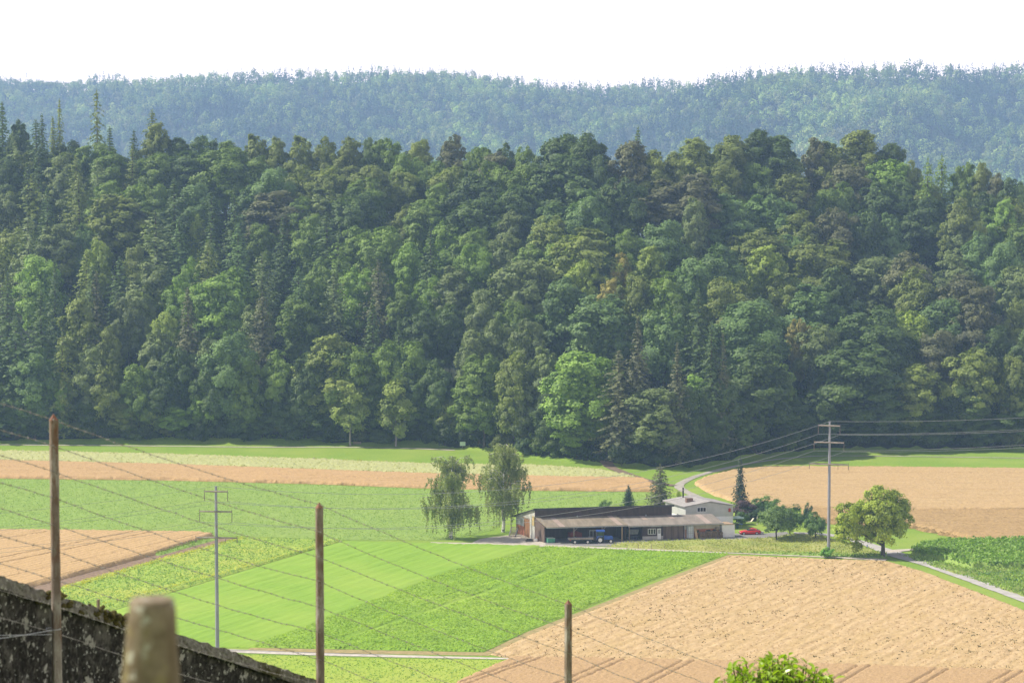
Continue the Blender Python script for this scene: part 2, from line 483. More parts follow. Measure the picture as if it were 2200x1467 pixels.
WHEAT13 = crop_mat('ripe_barley', (0.398, 0.273, 0.137), (0.548, 0.403, 0.214), (0.503, 0.355, 0.184), 0.03, along=.05, period=5.0, dark=.86)
PALE = crop_mat('pale_oats', (.33, .36, .15), (.52, .53, .26), (.45, .47, .22), 0, along=.6, fine=2.5)
GREEN4 = grass_mat('clover_ley', (.20, .31, .075), (.29, .41, .10), (.26, .36, .09), fine=1.2, bstr=.8)
GREEN8 = grass_mat('young_grain', (.19, .33, .042), (.25, .41, .055), (.30, .42, .07), rot=ROW, stretch=(.06, 1, 1), fine=1.4, bstr=.35, big=.03)
GREEN10 = grass_mat('mown_grass', (.27, .39, .05), (.34, .44, .07), (.38, .42, .09), rot=ROW, stretch=(.1, 1, 1), fine=1.4)
SOILM = surf('bare_soil', (.17, .115, .075), (.30, .21, .14), 1.4, bstr=.6, bdist=.1)
YGREEN = grass_mat('flowering_mustard', (.25, .37, .06), (.36, .47, .09), (.42, .46, .09), fine=1.0, bstr=.6, big=.08)
L_YOUNG = leaf_mat('maize_leaf', .42, .25, .25, col=(.32, .47, .075))
L_CLOV = leaf_mat('clover_leaf', .3, .3, .35, col=(.24, .38, .085))
L_BEET = leaf_mat('broad_crop_leaf', .3, .45, .6, col=(.22, .37, .10))
L_MUST = leaf_mat('mustard_flower', .3, .3, .5, col=(.50, .50, .05))
L_DRY = leaf_mat('dry_grass_blade', .3, .4, .3, col=(.33, .38, .11))
L_STRAW = surf('straw', (.39, .265, .13), (.58, .42, .22), 1.5, bstr=.2)
L_PALE = leaf_mat('oat_ear', .3, .3, .5, col=(.50, .52, .26))
L_MAIZE = leaf_mat('tall_maize_leaf', .35, .35, .5, col=(.21, .36, .075))
L_KALE = leaf_mat('cabbage_leaf', .2, .3, .7, col=(.12, .25, .15))

field('pale_oat_field', [(-90, 970), (350, 979), (700, 991), (930, 1000), (1150, 1003), (1290, 1012), (1375, 1029), (1150, 1026), (930, 1021), (700, 1013), (350, 1000), (-90, 990)], PALE, .75, .45, .12, seed=1, leaf=(2.5, .5, .35, .2, L_PALE), edge_rag=1)
field('wheat_strip', [(-90, 991), (350, 1001), (700, 1014), (930, 1022), (1150, 1027), (1385, 1031), (1425, 1057), (1150, 1054), (930, 1050), (700, 1041), (350, 1032), (-90, 1027)], WHEAT, .8, .35, .05, seed=2,
      tracks=[((-90, 1004), (930, 1035), .5, .5), ((930, 1035), (1400, 1044), .5, .5), ((-90, 1013), (930, 1041), .4, .35), ((930, 1041), (1400, 1048), .4, .35)], edge_rag=.6)
field('green_ley_field', [(-90, 1029), (350, 1034), (700, 1043), (930, 1052), (1150, 1056), (1425, 1060), (1440, 1076), (1100, 1102), (1060, 1138), (960, 1160), (735, 1160), (430, 1147), (-90, 1141)], GREEN4, .22, .5, .06, seed=3, leaf=(4.5, .30, .25, .9, L_CLOV), lump=(.15, 3), edge_rag=1)
field('wheat_corner_field', [(-90, 1142), (430, 1148), (462, 1152), (425, 1163), (330, 1193), (100, 1254), (-90, 1300)], WHEAT5, .85, .3, .05, seed=4,
      tracks=[((-90, 1236), (330, 1149), .45, .5), ((-90, 1224), (290, 1148), .45, .5), ((60, 1262), (420, 1162), .35, .25), ((-90, 1180), (120, 1146), .4, .4), ((-90, 1270), (440, 1152), .3, .3)], edge_rag=.5)
flat('dirt_track', [(475, 1155), (512, 1158), (330, 1206), (125, 1264), (-90, 1325), (-90, 1298), (100, 1252), (330, 1192), (425, 1162)], SOILM, .05)
field('grass_margin', [(425, 1163), (465, 1154), (472, 1158), (340, 1195), (330, 1191)], GREEN4, .2, .35, .08, seed=41, leaf=(7, .4, .4, .4, L_CLOV))
MUSTA = field('flowering_strip_field', [(514, 1158), (737, 1161), (590, 1205), (250, 1308), (60, 1335), (-60, 1340), (125, 1266), (330, 1208)], YGREEN, .3, .4, .08, seed=5, leaf=(7.0, .38, .3, .7, L_BEET), lump=(.25, 2.2), edge_rag=.8,
      tracks=[((600, 1199), (200, 1306), .35, .15)])
field('mustard_row', [(514, 1158), (532, 1159), (345, 1210), (145, 1268), (122, 1266), (330, 1206)], YGREEN, .4, .35, .08, seed=6, leaf=(9, .35, .4, .6, L_MUST), base=.06, edge_rag=.6)
field('mustard_line', [(690, 1171), (700, 1172), (450, 1245), (235, 1300), (205, 1303), (450, 1238)], YGREEN, .4, .3, .1, seed=7, leaf=(6, .3, .4, .5, L_MUST), base=.06, edge_rag=.6)
field('young_grain_field', [(739, 1162), (1168, 1172), (960, 1230), (700, 1330), (556, 1391), (300, 1391), (250, 1310), (592, 1206)], GREEN8, .2, .4, .025, seed=8, lump=(.12, 6), rows=(ROW, 3.1, .03), edge_rag=.5,
      tracks=[((1000, 1168), (420, 1320), .4, .12), ((880, 1166), (330, 1312), .4, .12)])
LIGHT = [((1290, 1192), (740, 1372), 1.6, .25), ((1195, 1205), (930, 1290), .8, .15), ((1420, 1195), (1000, 1340), .5, .2)]
field('young_maize_field', [(1172, 1175), (1310, 1181), (1566, 1191), (1420, 1240), (1130, 1357), (1040, 1400), (780, 1395), (540, 1390), (700, 1331), (962, 1230)], GREEN8, .25, .45, .05, seed=9, leaf=(12, .40, .34, 1.4, L_YOUNG, (ROW, .75)), tracks=LIGHT, edge_rag=.8)
flat('field_margin', [(540, 1391), (1040, 1401), (1130, 1358), (1565, 1191), (1578, 1192), (1140, 1364), (1050, 1408), (800, 1404), (525, 1398)], surf('dry_margin', (.25, .22, .09), (.40, .30, .14), .9, bstr=.6), .03)
ribbon('farm_path', [(400, 1392), (530, 1400), (800, 1408), (1100, 1415)], [2.6, 2.6, 2.2, 1.2], surf('path_gravel', (.42, .39, .34), (.56, .52, .46), .8, bstr=.3), .06)
field('near_grass_field', [(300, 1398), (525, 1406), (800, 1414), (1094, 1418), (985, 1467), (900, 1530), (300, 1530)], GREEN10, .15, .4, .03, seed=10, leaf=(4, .35, .2, .8, L_CLOV), edge_rag=.6)

# stubble with straw, clods and weeds
m, nt, out = new_mat('stubble')
v = coords(nt, (.28, 1, 1), ROW); v0 = coords(nt)
n1 = noise(nt, v, .9, 6, .72); n2 = noise(nt, v, .22, 4, .6); n3 = noise(nt, v0, 2.6, 4, .75)
c = ramp(nt, n1, [(.30, (.34, .235, .125)), (.46, (.50, .36, .195)), (.68, (.59, .445, .26))])
c = mixc(nt, ramp(nt, n2, [(.42, (0, 0, 0)), (.66, (.55, .55, .55))]), c, (.47, .34, .155))
c = mixc(nt, ramp(nt, n3, [(.70, (0, 0, 0)), (.80, (.5, .5, .5))]), c, (.26, .20, .09))
w = N(nt, 'ShaderNodeTexWave', wave_type='BANDS', bands_direction='Y'); w.inputs['Scale'].default_value = math.pi / 10 / 2.6; w.inputs['Distortion'].default_value = 5.0; w.inputs['Detail'].default_value = 3; w.inputs['Detail Scale'].default_value = .35
nt.links.new(coords(nt, (1, 1, 1), ROW), w.inputs['Vector'])
c = mixc(nt, 1.0, c, ramp(nt, w.outputs[1], [(.05, (.93, .93, .92)), (.5, (1.02, 1.02, 1.02))]), 'MULTIPLY')
finish(nt, out, c, .92, n1, .7, .25, spec=.05)
STUB = m
field('stubble_field', [(1576, 1193), (1760, 1200), (1905, 1205), (1985, 1228), (2090, 1268), (2230, 1322), (2330, 1360), (2330, 1450), (2000, 1438), (1700, 1428), (1400, 1420), (1100, 1415), (1052, 1406), (1142, 1362)], STUB, .14, .35, .06, seed=12, lump=(.09, 1.3), rows=(ROW, 2.2, .02), leaf=(2.2, .42, .06, 1.1, L_STRAW), edge_rag=.6)
L_WEED = leaf_mat('stubble_weed', .2, .4, .6, col=(.11, .105, .04))
rngs = np.random.default_rng(77)
poly = ground_poly([(1590, 1196), (1900, 1208), (1985, 1230), (2230, 1326), (2320, 1365), (2320, 1445), (1500, 1420), (1120, 1412), (1150, 1364)])
P = []
while len(P) < 520:
    q = np.array((rngs.uniform(-60, 130), rngs.uniform(420, 600)))
    if inside(poly, np.array([q[0]]), np.array([q[1]]))[0] and vnoise(np.array([q[0]]), np.array([q[1]]), 9, 4)[0] > .45: P.append(q)
cl = []
for q in P:
    k = rngs.integers(2, 6); cl.append(np.column_stack([q[0] + rngs.normal(0, .3, k), q[1] + rngs.normal(0, .22, k), .16 + rngs.uniform(0, .2, k)]))
cl = np.concatenate(cl); Nn = rngs.normal(size=cl.shape); Nn /= np.linalg.norm(Nn, axis=1, keepdims=True)
tag(link_mesh('stubble_weeds', np_mesh('stubble_weeds', quads(cl, Nn, rngs.uniform(.15, .38, len(cl)), rngs), np.arange(4 * len(cl)).reshape(-1, 4)), L_WEED), kind='stuff')
def twin(a, b, gap):               # the two wheel marks of one pass
    a = (b[0] + (a[0] - b[0]) * 2.6, b[1] + (a[1] - b[1]) * 2.6)     # on to the near end of the field
    return [(a, b, .48, .35), ((a[0] + gap * 1.15, a[1] + 3), (b[0] + gap, b[1] + 1), .48, .35)]
field('near_wheat_field', [(1100, 1417), (1400, 1422), (1700, 1430), (2000, 1440), (2330, 1452), (2330, 1600), (860, 1560), (987, 1467)], WHEAT12, .8, .3, .06, seed=13,
      tracks=twin((1230, 1462), (1330, 1419), 22) + twin((1380, 1472), (1478, 1422), 22) + twin((1060, 1450), (1165, 1414), 16) + twin((1800, 1462), (1850, 1434), 24) + twin((1975, 1466), (2020, 1440), 24) + twin((2130, 1474), (2180, 1446), 24) + twin((1560, 1470), (1640, 1425), 22), edge_rag=.5)
field('barley_field', [(1490, 1040), (1515, 1028), (1570, 1014), (1650, 1006), (1900, 1007), (2330, 1012), (2330, 1097), (2200, 1097), (1960, 1097), (1720, 1093), (1600, 1086), (1530, 1064)], WHEAT13, .75, .35, .05, seed=14,
      tracks=[((1560, 1021), (2330, 1020), .45, .4), ((1520, 1040), (2330, 1046), .35, .3), ((1540, 1052), (2330, 1060), .35, .3), ((1560, 1068), (2330, 1072), .35, .3), ((1620, 1082), (2330, 1086), .35, .3)], edge_rag=.8)
field('dull_barley_field', [(1720, 1095), (1960, 1099), (2330, 1099), (2330, 1167), (2150, 1166), (2085, 1158), (2010, 1143), (1950, 1128), (1800, 1119), (1720, 1112)], crop_mat('dull_barley', (0.335, 0.231, 0.106), (0.468, 0.327, 0.166), (0.407, 0.278, 0.131), .05, along=.1, period=4), .75, .35, .06, seed=15, lump=(.2, 5), edge_rag=1.5,
      tracks=[((1750, 1106), (2330, 1110), .35, .3), ((1980, 1125), (2330, 1128), .35, .3)])
field('lodged_barley', [(1715, 1108), (1810, 1117), (1950, 1127), (2020, 1145), (2090, 1160), (2060, 1158), (1960, 1136), (1850, 1130), (1715, 1120)], crop_mat('lodged_barley_mat', (0.205, 0.150, 0.064), (0.391, 0.272, 0.127), (0.307, 0.204, 0.090), .3, along=.5, fine=1.2), .45, .35, .16, seed=16, lump=(.7, 2.0), edge_rag=2)
field('maize_field', [(1955, 1192), (1985, 1176), (2060, 1168), (2330, 1168), (2330, 1222), (2085, 1222), (2035, 1208)], GREEN4, 1.1, .45, .2, seed=17, leaf=(9, .85, 1.0, .5, L_MAIZE, (.15, .75)), lump=(.3, 3), edge_rag=1)
field('cabbage_rows', [(2095, 1231), (2330, 1227), (2330, 1236), (2110, 1238)], GREEN4, .2, .4, .06, seed=18, leaf=(8, .5, .3, .7, L_KALE))
flat('vegetable_soil', [(2110, 1239), (2330, 1237), (2330, 1246), (2180, 1244)], SOILM, .05)
field('leek_rows', [(2150, 1246), (2330, 1248), (2330, 1262), (2240, 1258)], GREEN4, .2, .4, .06, seed=19, leaf=(8, .5, .3, .5, L_KALE))

ROUGH = grass_mat('rough_grass', (.22, .29, .07), (.35, .39, .115), (.40, .36, .14), fine=.9, bstr=.8, big=.09)
field('rough_grass_bank', [(1302, 1174), (1340, 1166), (1480, 1162), (1570, 1161), (1640, 1156), (1700, 1152), (1755, 1154), (1810, 1163), (1870, 1180), (1900, 1197), (1760, 1195), (1570, 1186), (1400, 1180)], ROUGH, .3, .4, .06, seed=20, leaf=(7, .34, .4, .4, L_DRY), lump=(.9, 5), edge_rag=1)
field('verge_grass', [(1925, 1190), (1965, 1198), (2030, 1210), (2085, 1224), (2330, 1224), (2330, 1335), (2190, 1280), (2080, 1243), (1990, 1214)], grass_mat('verge', (.13, .21, .045), (.22, .29, .07), (.27, .29, .09), fine=.8, bstr=.8), .25, .45, .08, seed=21, leaf=(5, .55, .5, .25, L_CLOV), lump=(.5, 4), edge_rag=1, base=.02)
field('walnut_grass', [(1560, 1188), (1760, 1196), (1900, 1199), (1908, 1192), (1880, 1186), (1800, 1190)], GREEN4, .3, .4, .1, seed=22, leaf=(6, .5, .4, .3, L_CLOV), edge_rag=.6)
ASPH = surf('farm_asphalt', (.20, .195, .19), (.27, .26, .25), .5, bstr=.15)
GRAVEL = surf('pale_gravel', (.40, .36, .30), (.54, .49, .42), .9, bstr=.3)
CONC = surf('lane_concrete', (.36, .34, .32), (.46, .44, .42), .4, bstr=.15)
flat('farmyard', [(1165, 1170), (1320, 1174), (1345, 1166), (1480, 1162), (1575, 1160), (1650, 1155), (1700, 1150), (1690, 1142), (1640, 1146), (1580, 1146), (1560, 1128), (1160, 1135)], ASPH, .05)
flat('gravel_apron', [(1010, 1168), (1030, 1158), (1060, 1153), (1112, 1148), (1170, 1150), (1172, 1170), (1050, 1168)], GRAVEL, .06)
ribbon('farm_lane', [(925, 1166), (1050, 1169), (1170, 1172), (1310, 1178), (1570, 1188), (1760, 1196), (1905, 1203)], [1.4, 2.6, 3.0, 2.4, 1.0, 1.2, 2.4], GRAVEL, .09)
ribbon('road', [(2400, 1365), (2230, 1298), (2100, 1250), (2000, 1214), (1950, 1199), (1915, 1188), (1880, 1175), (1830, 1158), (1790, 1149), (1740, 1145), (1690, 1146)], [3.4, 3.4, 3.4, 3.4, 4.2, 4.4, 3.0, 2.6, 2.6, 2.6, 2.6], CONC, .11)
ribbon('side_lane', [(1905, 1186), (1940, 1181), (1985, 1180)], [3.4, 2.4, 1.2], GRAVEL, .13)
ribbon('forest_lane', [(1560, 1092), (1520, 1076), (1480, 1060), (1455, 1047), (1462, 1038), (1490, 1025), (1540, 1010), (1600, 997), (1680, 985), (1760, 979), (1900, 980), (2330, 986)], [2.4, 2.2, 2.2, 2.4, 2.2, 2.0, 1.9, 1.6, 1.3, 1.1, .9, .9], surf('lane_gravel', (.30, .28, .24), (.42, .39, .34), .7, bstr=.3), .10)
ribbon('forest_path', [(1450, 1044), (1420, 1040), (1380, 1030), (1345, 1018), (1315, 1006), (1300, 998), (1285, 992)], 2.6, surf('forest_path_soil', (.14, .10, .075), (.22, .165, .12), .8), .12)
ribbon('edge_path', [(-90, 955), (300, 958), (560, 961), (760, 961), (900, 964), (990, 968)], 1.3, GRAVEL, .10)

# ---------------------------------------------------------------- trees
BARK = surf('bark', (.045, .036, .028), (.105, .088, .068), 2.0, (1, 1, .25), bstr=.5)
BARK_PALE = surf('pale_bark', (.20, .19, .165), (.34, .32, .29), 1.5, (1, 1, .3), bstr=.3)
BIRCH_BARK = surf('birch_bark', (.05, .05, .048), (.62, .61, .58), 1.1, (1, 1, 2.2), bstr=.2, lo=.38, hi=.50)
LEAF = leaf_mat('tree_leaves', .28, .38, .16)
NEEDLE = leaf_mat('needles', .2, .22, .2, rough=.6)
BIRCHLEAF = leaf_mat('birch_leaves', .30, .30, .5)
def unit(a): return a / (np.linalg.norm(a, axis=1, keepdims=True) + 1e-9)
def crown_mesh(name, P, Nn, S, rng, asp=.75):
    Q = quads(P, unit(Nn), S, rng, asp)
    return np_mesh(name, Q, np.arange(len(Q)).reshape(-1, 4))
def limbs(mb, H, base, ends, r0, rng, lean=0.0):
    top = np.array((lean, 0, H * .78))
    pts = [np.array((0, 0, -.6)), np.array((0, 0, base * .5)), np.array((lean * .3, 0.1, base)), np.array((lean * .7, -.1, H * .5)), top]
    mb.tube(pts, [r0 * 1.25, r0, r0 * .85, r0 * .5, r0 * .12], 8)
    for e in ends:
        h = np.clip(e[2] - .55 * math.hypot(e[0], e[1]) - 1.0, base * .8, H * .7)
        t = h / (H * .78); s = np.array((lean * t, 0, h)); rr = r0 * (.55 - .4 * t)
        mid = (s + e) * .5 + np.array((0, 0, .35 * math.hypot(e[0], e[1]) * .3)) + rng.normal(0, .3, 3)
        mb.tube([s, mid, e], [rr, rr * .6, rr * .15], 5, caps=False)
def broadleaf(seed, H=25., Wd=13., base=2.5, nl=11, nc=9, nleaf=95, ls=.55, top=.5, clump=1.35, up=.55, irregular=.25, r0=.38, gap=0.0):
    """Crown of leaf clumps carried by lobes; limbs run from the trunk into the lobes."""
    rng = np.random.default_rng(seed)
    ch = H - base; P = []; Nn = []; S = []; ends = []
    for k in range(nl):
        f = (k + .5) / nl
        z = base + ch * (.14 + .74 * f)
        prof = math.sin(math.pi * min(1, max(0.05, (.10 + .86 * f) ** (.55 + top)))) ** .62
        rad = Wd * .5 * prof
        a = k * 2.39996 + rng.uniform(-.5, .5)
        lr = Wd * rng.uniform(.17, .25) * (.65 + .45 * prof)
        c = np.array((math.cos(a) * max(rad - lr, 0) * rng.uniform(.8, 1.0 + irregular), math.sin(a) * max(rad - lr, 0) * rng.uniform(.8, 1.0 + irregular), z + rng.normal(0, .5)))
        ends.append(c)
        d = unit(rng.normal(size=(nc * 3, 3))); d[:, 2] = d[:, 2] * .8 + .28; d = unit(d)
        out = np.array((c[0], c[1], 0)); out = out / (np.linalg.norm(out) + 1e-6)
        sc = d @ out + rng.uniform(0, .9, len(d)); d = d[np.argsort(-sc)[:nc]]
        for q in d:
            cc = c + q * lr * rng.uniform(.8, 1.12) * np.array((1, 1, .85))
            cr = clump * rng.uniform(.65, 1.25) * Wd / 13.
            n = int(nleaf * rng.uniform(.7, 1.3))
            dd = unit(rng.normal(size=(n, 3)) + np.array((0, 0, .55)) + q * .45)
            rr = cr * rng.uniform(.35, 1.1, (n, 1)) ** .6 * np.where(rng.random((n, 1)) < .14, 1.45, 1)
            p = cc + dd * rr * np.array((1.1, 1.1, .85))
            cd = unit((p - np.array((0, 0, base + ch * .42))) / np.array((Wd * .5, Wd * .5, ch * .55)))
            P.append(p); Nn.append(dd * .30 + q * .25 + cd * .50 + np.array((0, 0, up * .6)) + rng.normal(0, .34, (n, 3))); S.append(ls * rng.uniform(.65, 1.3, n))
    # inner leaves that close the crown
    n = int(nl * nc * nleaf * .16 * (1 - gap)); dd = unit(rng.normal(size=(n, 3))) * rng.uniform(0, 1, (n, 1)) ** .45
    P.append(np.array((0, 0, base + ch * .5)) + dd * np.array((Wd * .36, Wd * .36, ch * .42))); Nn.append(rng.normal(size=(n, 3)) + np.array((0, 0, .6))); S.append(ls * 1.5 * rng.uniform(.8, 1.3, n))
    me = crown_mesh('broadleaf_crown', np.concatenate(P), np.concatenate(Nn), np.concatenate(S), rng)
    mb = MB(); limbs(mb, H, base, ends, r0, rng)
    tm = bpy.data.meshes.new('trunk'); tm.from_pydata(mb.v, [], mb.f)
    return me, tm, H, Wd
def conifer(seed, H=31., Wd=7.5, base=2.0, step=.75, nb=11, droop=.35, ls=.52, power=.8, ragged=.25, dens=30, hang=.5, r0=.32, flat_=.55):
    """Whorls of drooping boughs round a straight trunk."""
    rng = np.random.default_rng(seed); P = []; Nn = []; S = []
    z = base
    while z < H - .3:
        f = (z - base) / (H - base)
        L = Wd * .5 * (1 - f) ** power * min(1, .55 + f * 3) + .15
        m = max(4, int(nb * (.55 + .45 * (1 - f))))
        a0 = rng.uniform(0, 6.28)
        for k in range(m):
            a = a0 + 2 * math.pi * k / m + rng.normal(0, .2); l = L * rng.uniform(1 - ragged * 1.6, 1 + ragged)
            n = max(4, int(dens * l / 3.2))
            t = rng.uniform(.12, 1, n); x = t * l
            y = rng.normal(0, .16, n) * l * (1.05 - t) + rng.normal(0, .12, n)
            zz = z - droop * l * t ** 1.5 + .18 * l * np.maximum(t - .7, 0) - np.abs(rng.normal(0, hang * .5, n)) * (.5 + .5 * t)
            ca, sa = math.cos(a), math.sin(a)
            P.append(np.stack([x * ca - y * sa, x * sa + y * ca, zz], 1))
            Nn.append(np.stack([.7 * ca * np.ones(n), .7 * sa * np.ones(n), np.full(n, flat_)], 1) + rng.normal(0, .30, (n, 3)))
            S.append(ls * rng.uniform(.6, 1.35, n))
        z += step * rng.uniform(.75, 1.25)
    n = 40; P.append(np.stack([rng.normal(0, .1, n), rng.normal(0, .1, n), H - rng.uniform(-.3, 1.6, n)], 1)); Nn.append(rng.normal(size=(n, 3))); S.append(ls * .6 * np.ones(n))
    me = crown_mesh('conifer_crown', np.concatenate(P), np.concatenate(Nn), np.concatenate(S), rng, .6)
    mb = MB(); mb.tube([(0, 0, -.6), (0, 0, H * .5), (0, 0, H * .97)], [r0 * 1.2, r0 * .7, .03], 8)
    tm = bpy.data.meshes.new('trunk'); tm.from_pydata(mb.v, [], mb.f)
    return me, tm, H, Wd
def add_mat(pr, lm, bm):
    pr[0].materials.append(lm); pr[1].materials.append(bm); return pr
PB = [add_mat(broadleaf(100 + i, H=h, Wd=w, base=b, nl=nl, top=tp, clump=cl, irregular=ir, nc=nc), LEAF, BARK) for i, (h, w, b, nl, tp, cl, ir, nc) in enumerate([
    (25, 13, 2.0, 14, .45, 1.00, .25, 12), (25, 13, 2.5, 12, .55, 1.10, .30, 13), (25, 12, 1.5, 16, .40, .95, .20, 12), (25, 14, 3.0, 12, .60, 1.15, .30, 13),
    (25, 12, 2.0, 15, .50, 1.00, .35, 11), (25, 13, 2.2, 17, .65, .90, .30, 11), (25, 13, 1.5, 13, .35, 1.05, .15, 13), (25, 12, 2.0, 14, .75, 1.00, .4, 12)])]
PT = [add_mat(broadleaf(140 + i, H=26, Wd=9, base=3, nl=18, nc=9, top=.4, clump=1.25, irregular=.45, nleaf=80), LEAF, BARK) for i in range(3)]        # tall, looser
PP = [add_mat(broadleaf(160 + i, H=15, Wd=6, base=1.9, nl=13, nc=6, top=.3, clump=1.7, irregular=.2, nleaf=85, ls=.42, r0=.2), LEAF, BARK_PALE) for i in range(2)]   # narrow young trees
PS = [add_mat(conifer(200 + i, Wd=w, power=p, ragged=rg, droop=d, nb=nb), NEEDLE, BARK) for i, (w, p, rg, d, nb) in enumerate([(8, .85, .2, .35, 10), (7, .7, .3, .45, 9), (9, .95, .2, .3, 10), (6.5, .6, .35, .5, 9)])]
PL = [add_mat(conifer(230 + i, H=30, Wd=w, power=.6, ragged=.4, droop=.28, nb=10, ls=.55, dens=26, hang=1.3, flat_=.35, step=.95), NEEDLE, BARK) for i, w in enumerate([8.5, 9.5, 7.5])]
PV = [add_mat(conifer(250, H=30, Wd=4.2, base=13, power=.35, ragged=.5, droop=.5, nb=7, ls=.55, step=1.0), NEEDLE, BARK)]
PG = [add_mat(broadleaf(260 + i, H=5, Wd=5, base=.2, nl=8, nc=7, nleaf=60, ls=.38, top=.6, clump=1.9, r0=.06), LEAF, BARK) for i in range(3)]  # bushes
TONE = {k_: tuple(2.55 * q_ for q_ in v_) for k_, v_ in {'d': (.037, .061, .019), 'm': (.064, .101, .023), 'o': (.074, .098, .026), 'y': (.105, .145, .030), 'k': (.080, .132, .027), 'b': (.056, .094, .033),
        'g': (.070, .096, .038), 'r': (.058, .066, .034), 'G': (.135, .130, .040)}.items()}
WORD = {'d': 'dark green', 'm': 'mid green', 'o': 'olive green', 'y': 'yellow green', 'k': 'bright green', 'b': 'bluish green', 'g': 'greyish green', 'r': 'brownish green', 'G': 'golden brown'}
def plant(name, proto, loc, sx, sz, rot, color, label, cat, group):
    r = empty(name, loc, label, cat, group)
    r.rotation_euler = (0, 0, rot); r.scale = (sx, sx, sz)
    c = bpy.data.objects.new('crown', proto[0]); COL.objects.link(c); c.parent = r; c.color = tuple(color) + (1,)
    t = bpy.data.objects.new('trunk', proto[1]); COL.objects.link(t); t.parent = r
    return r
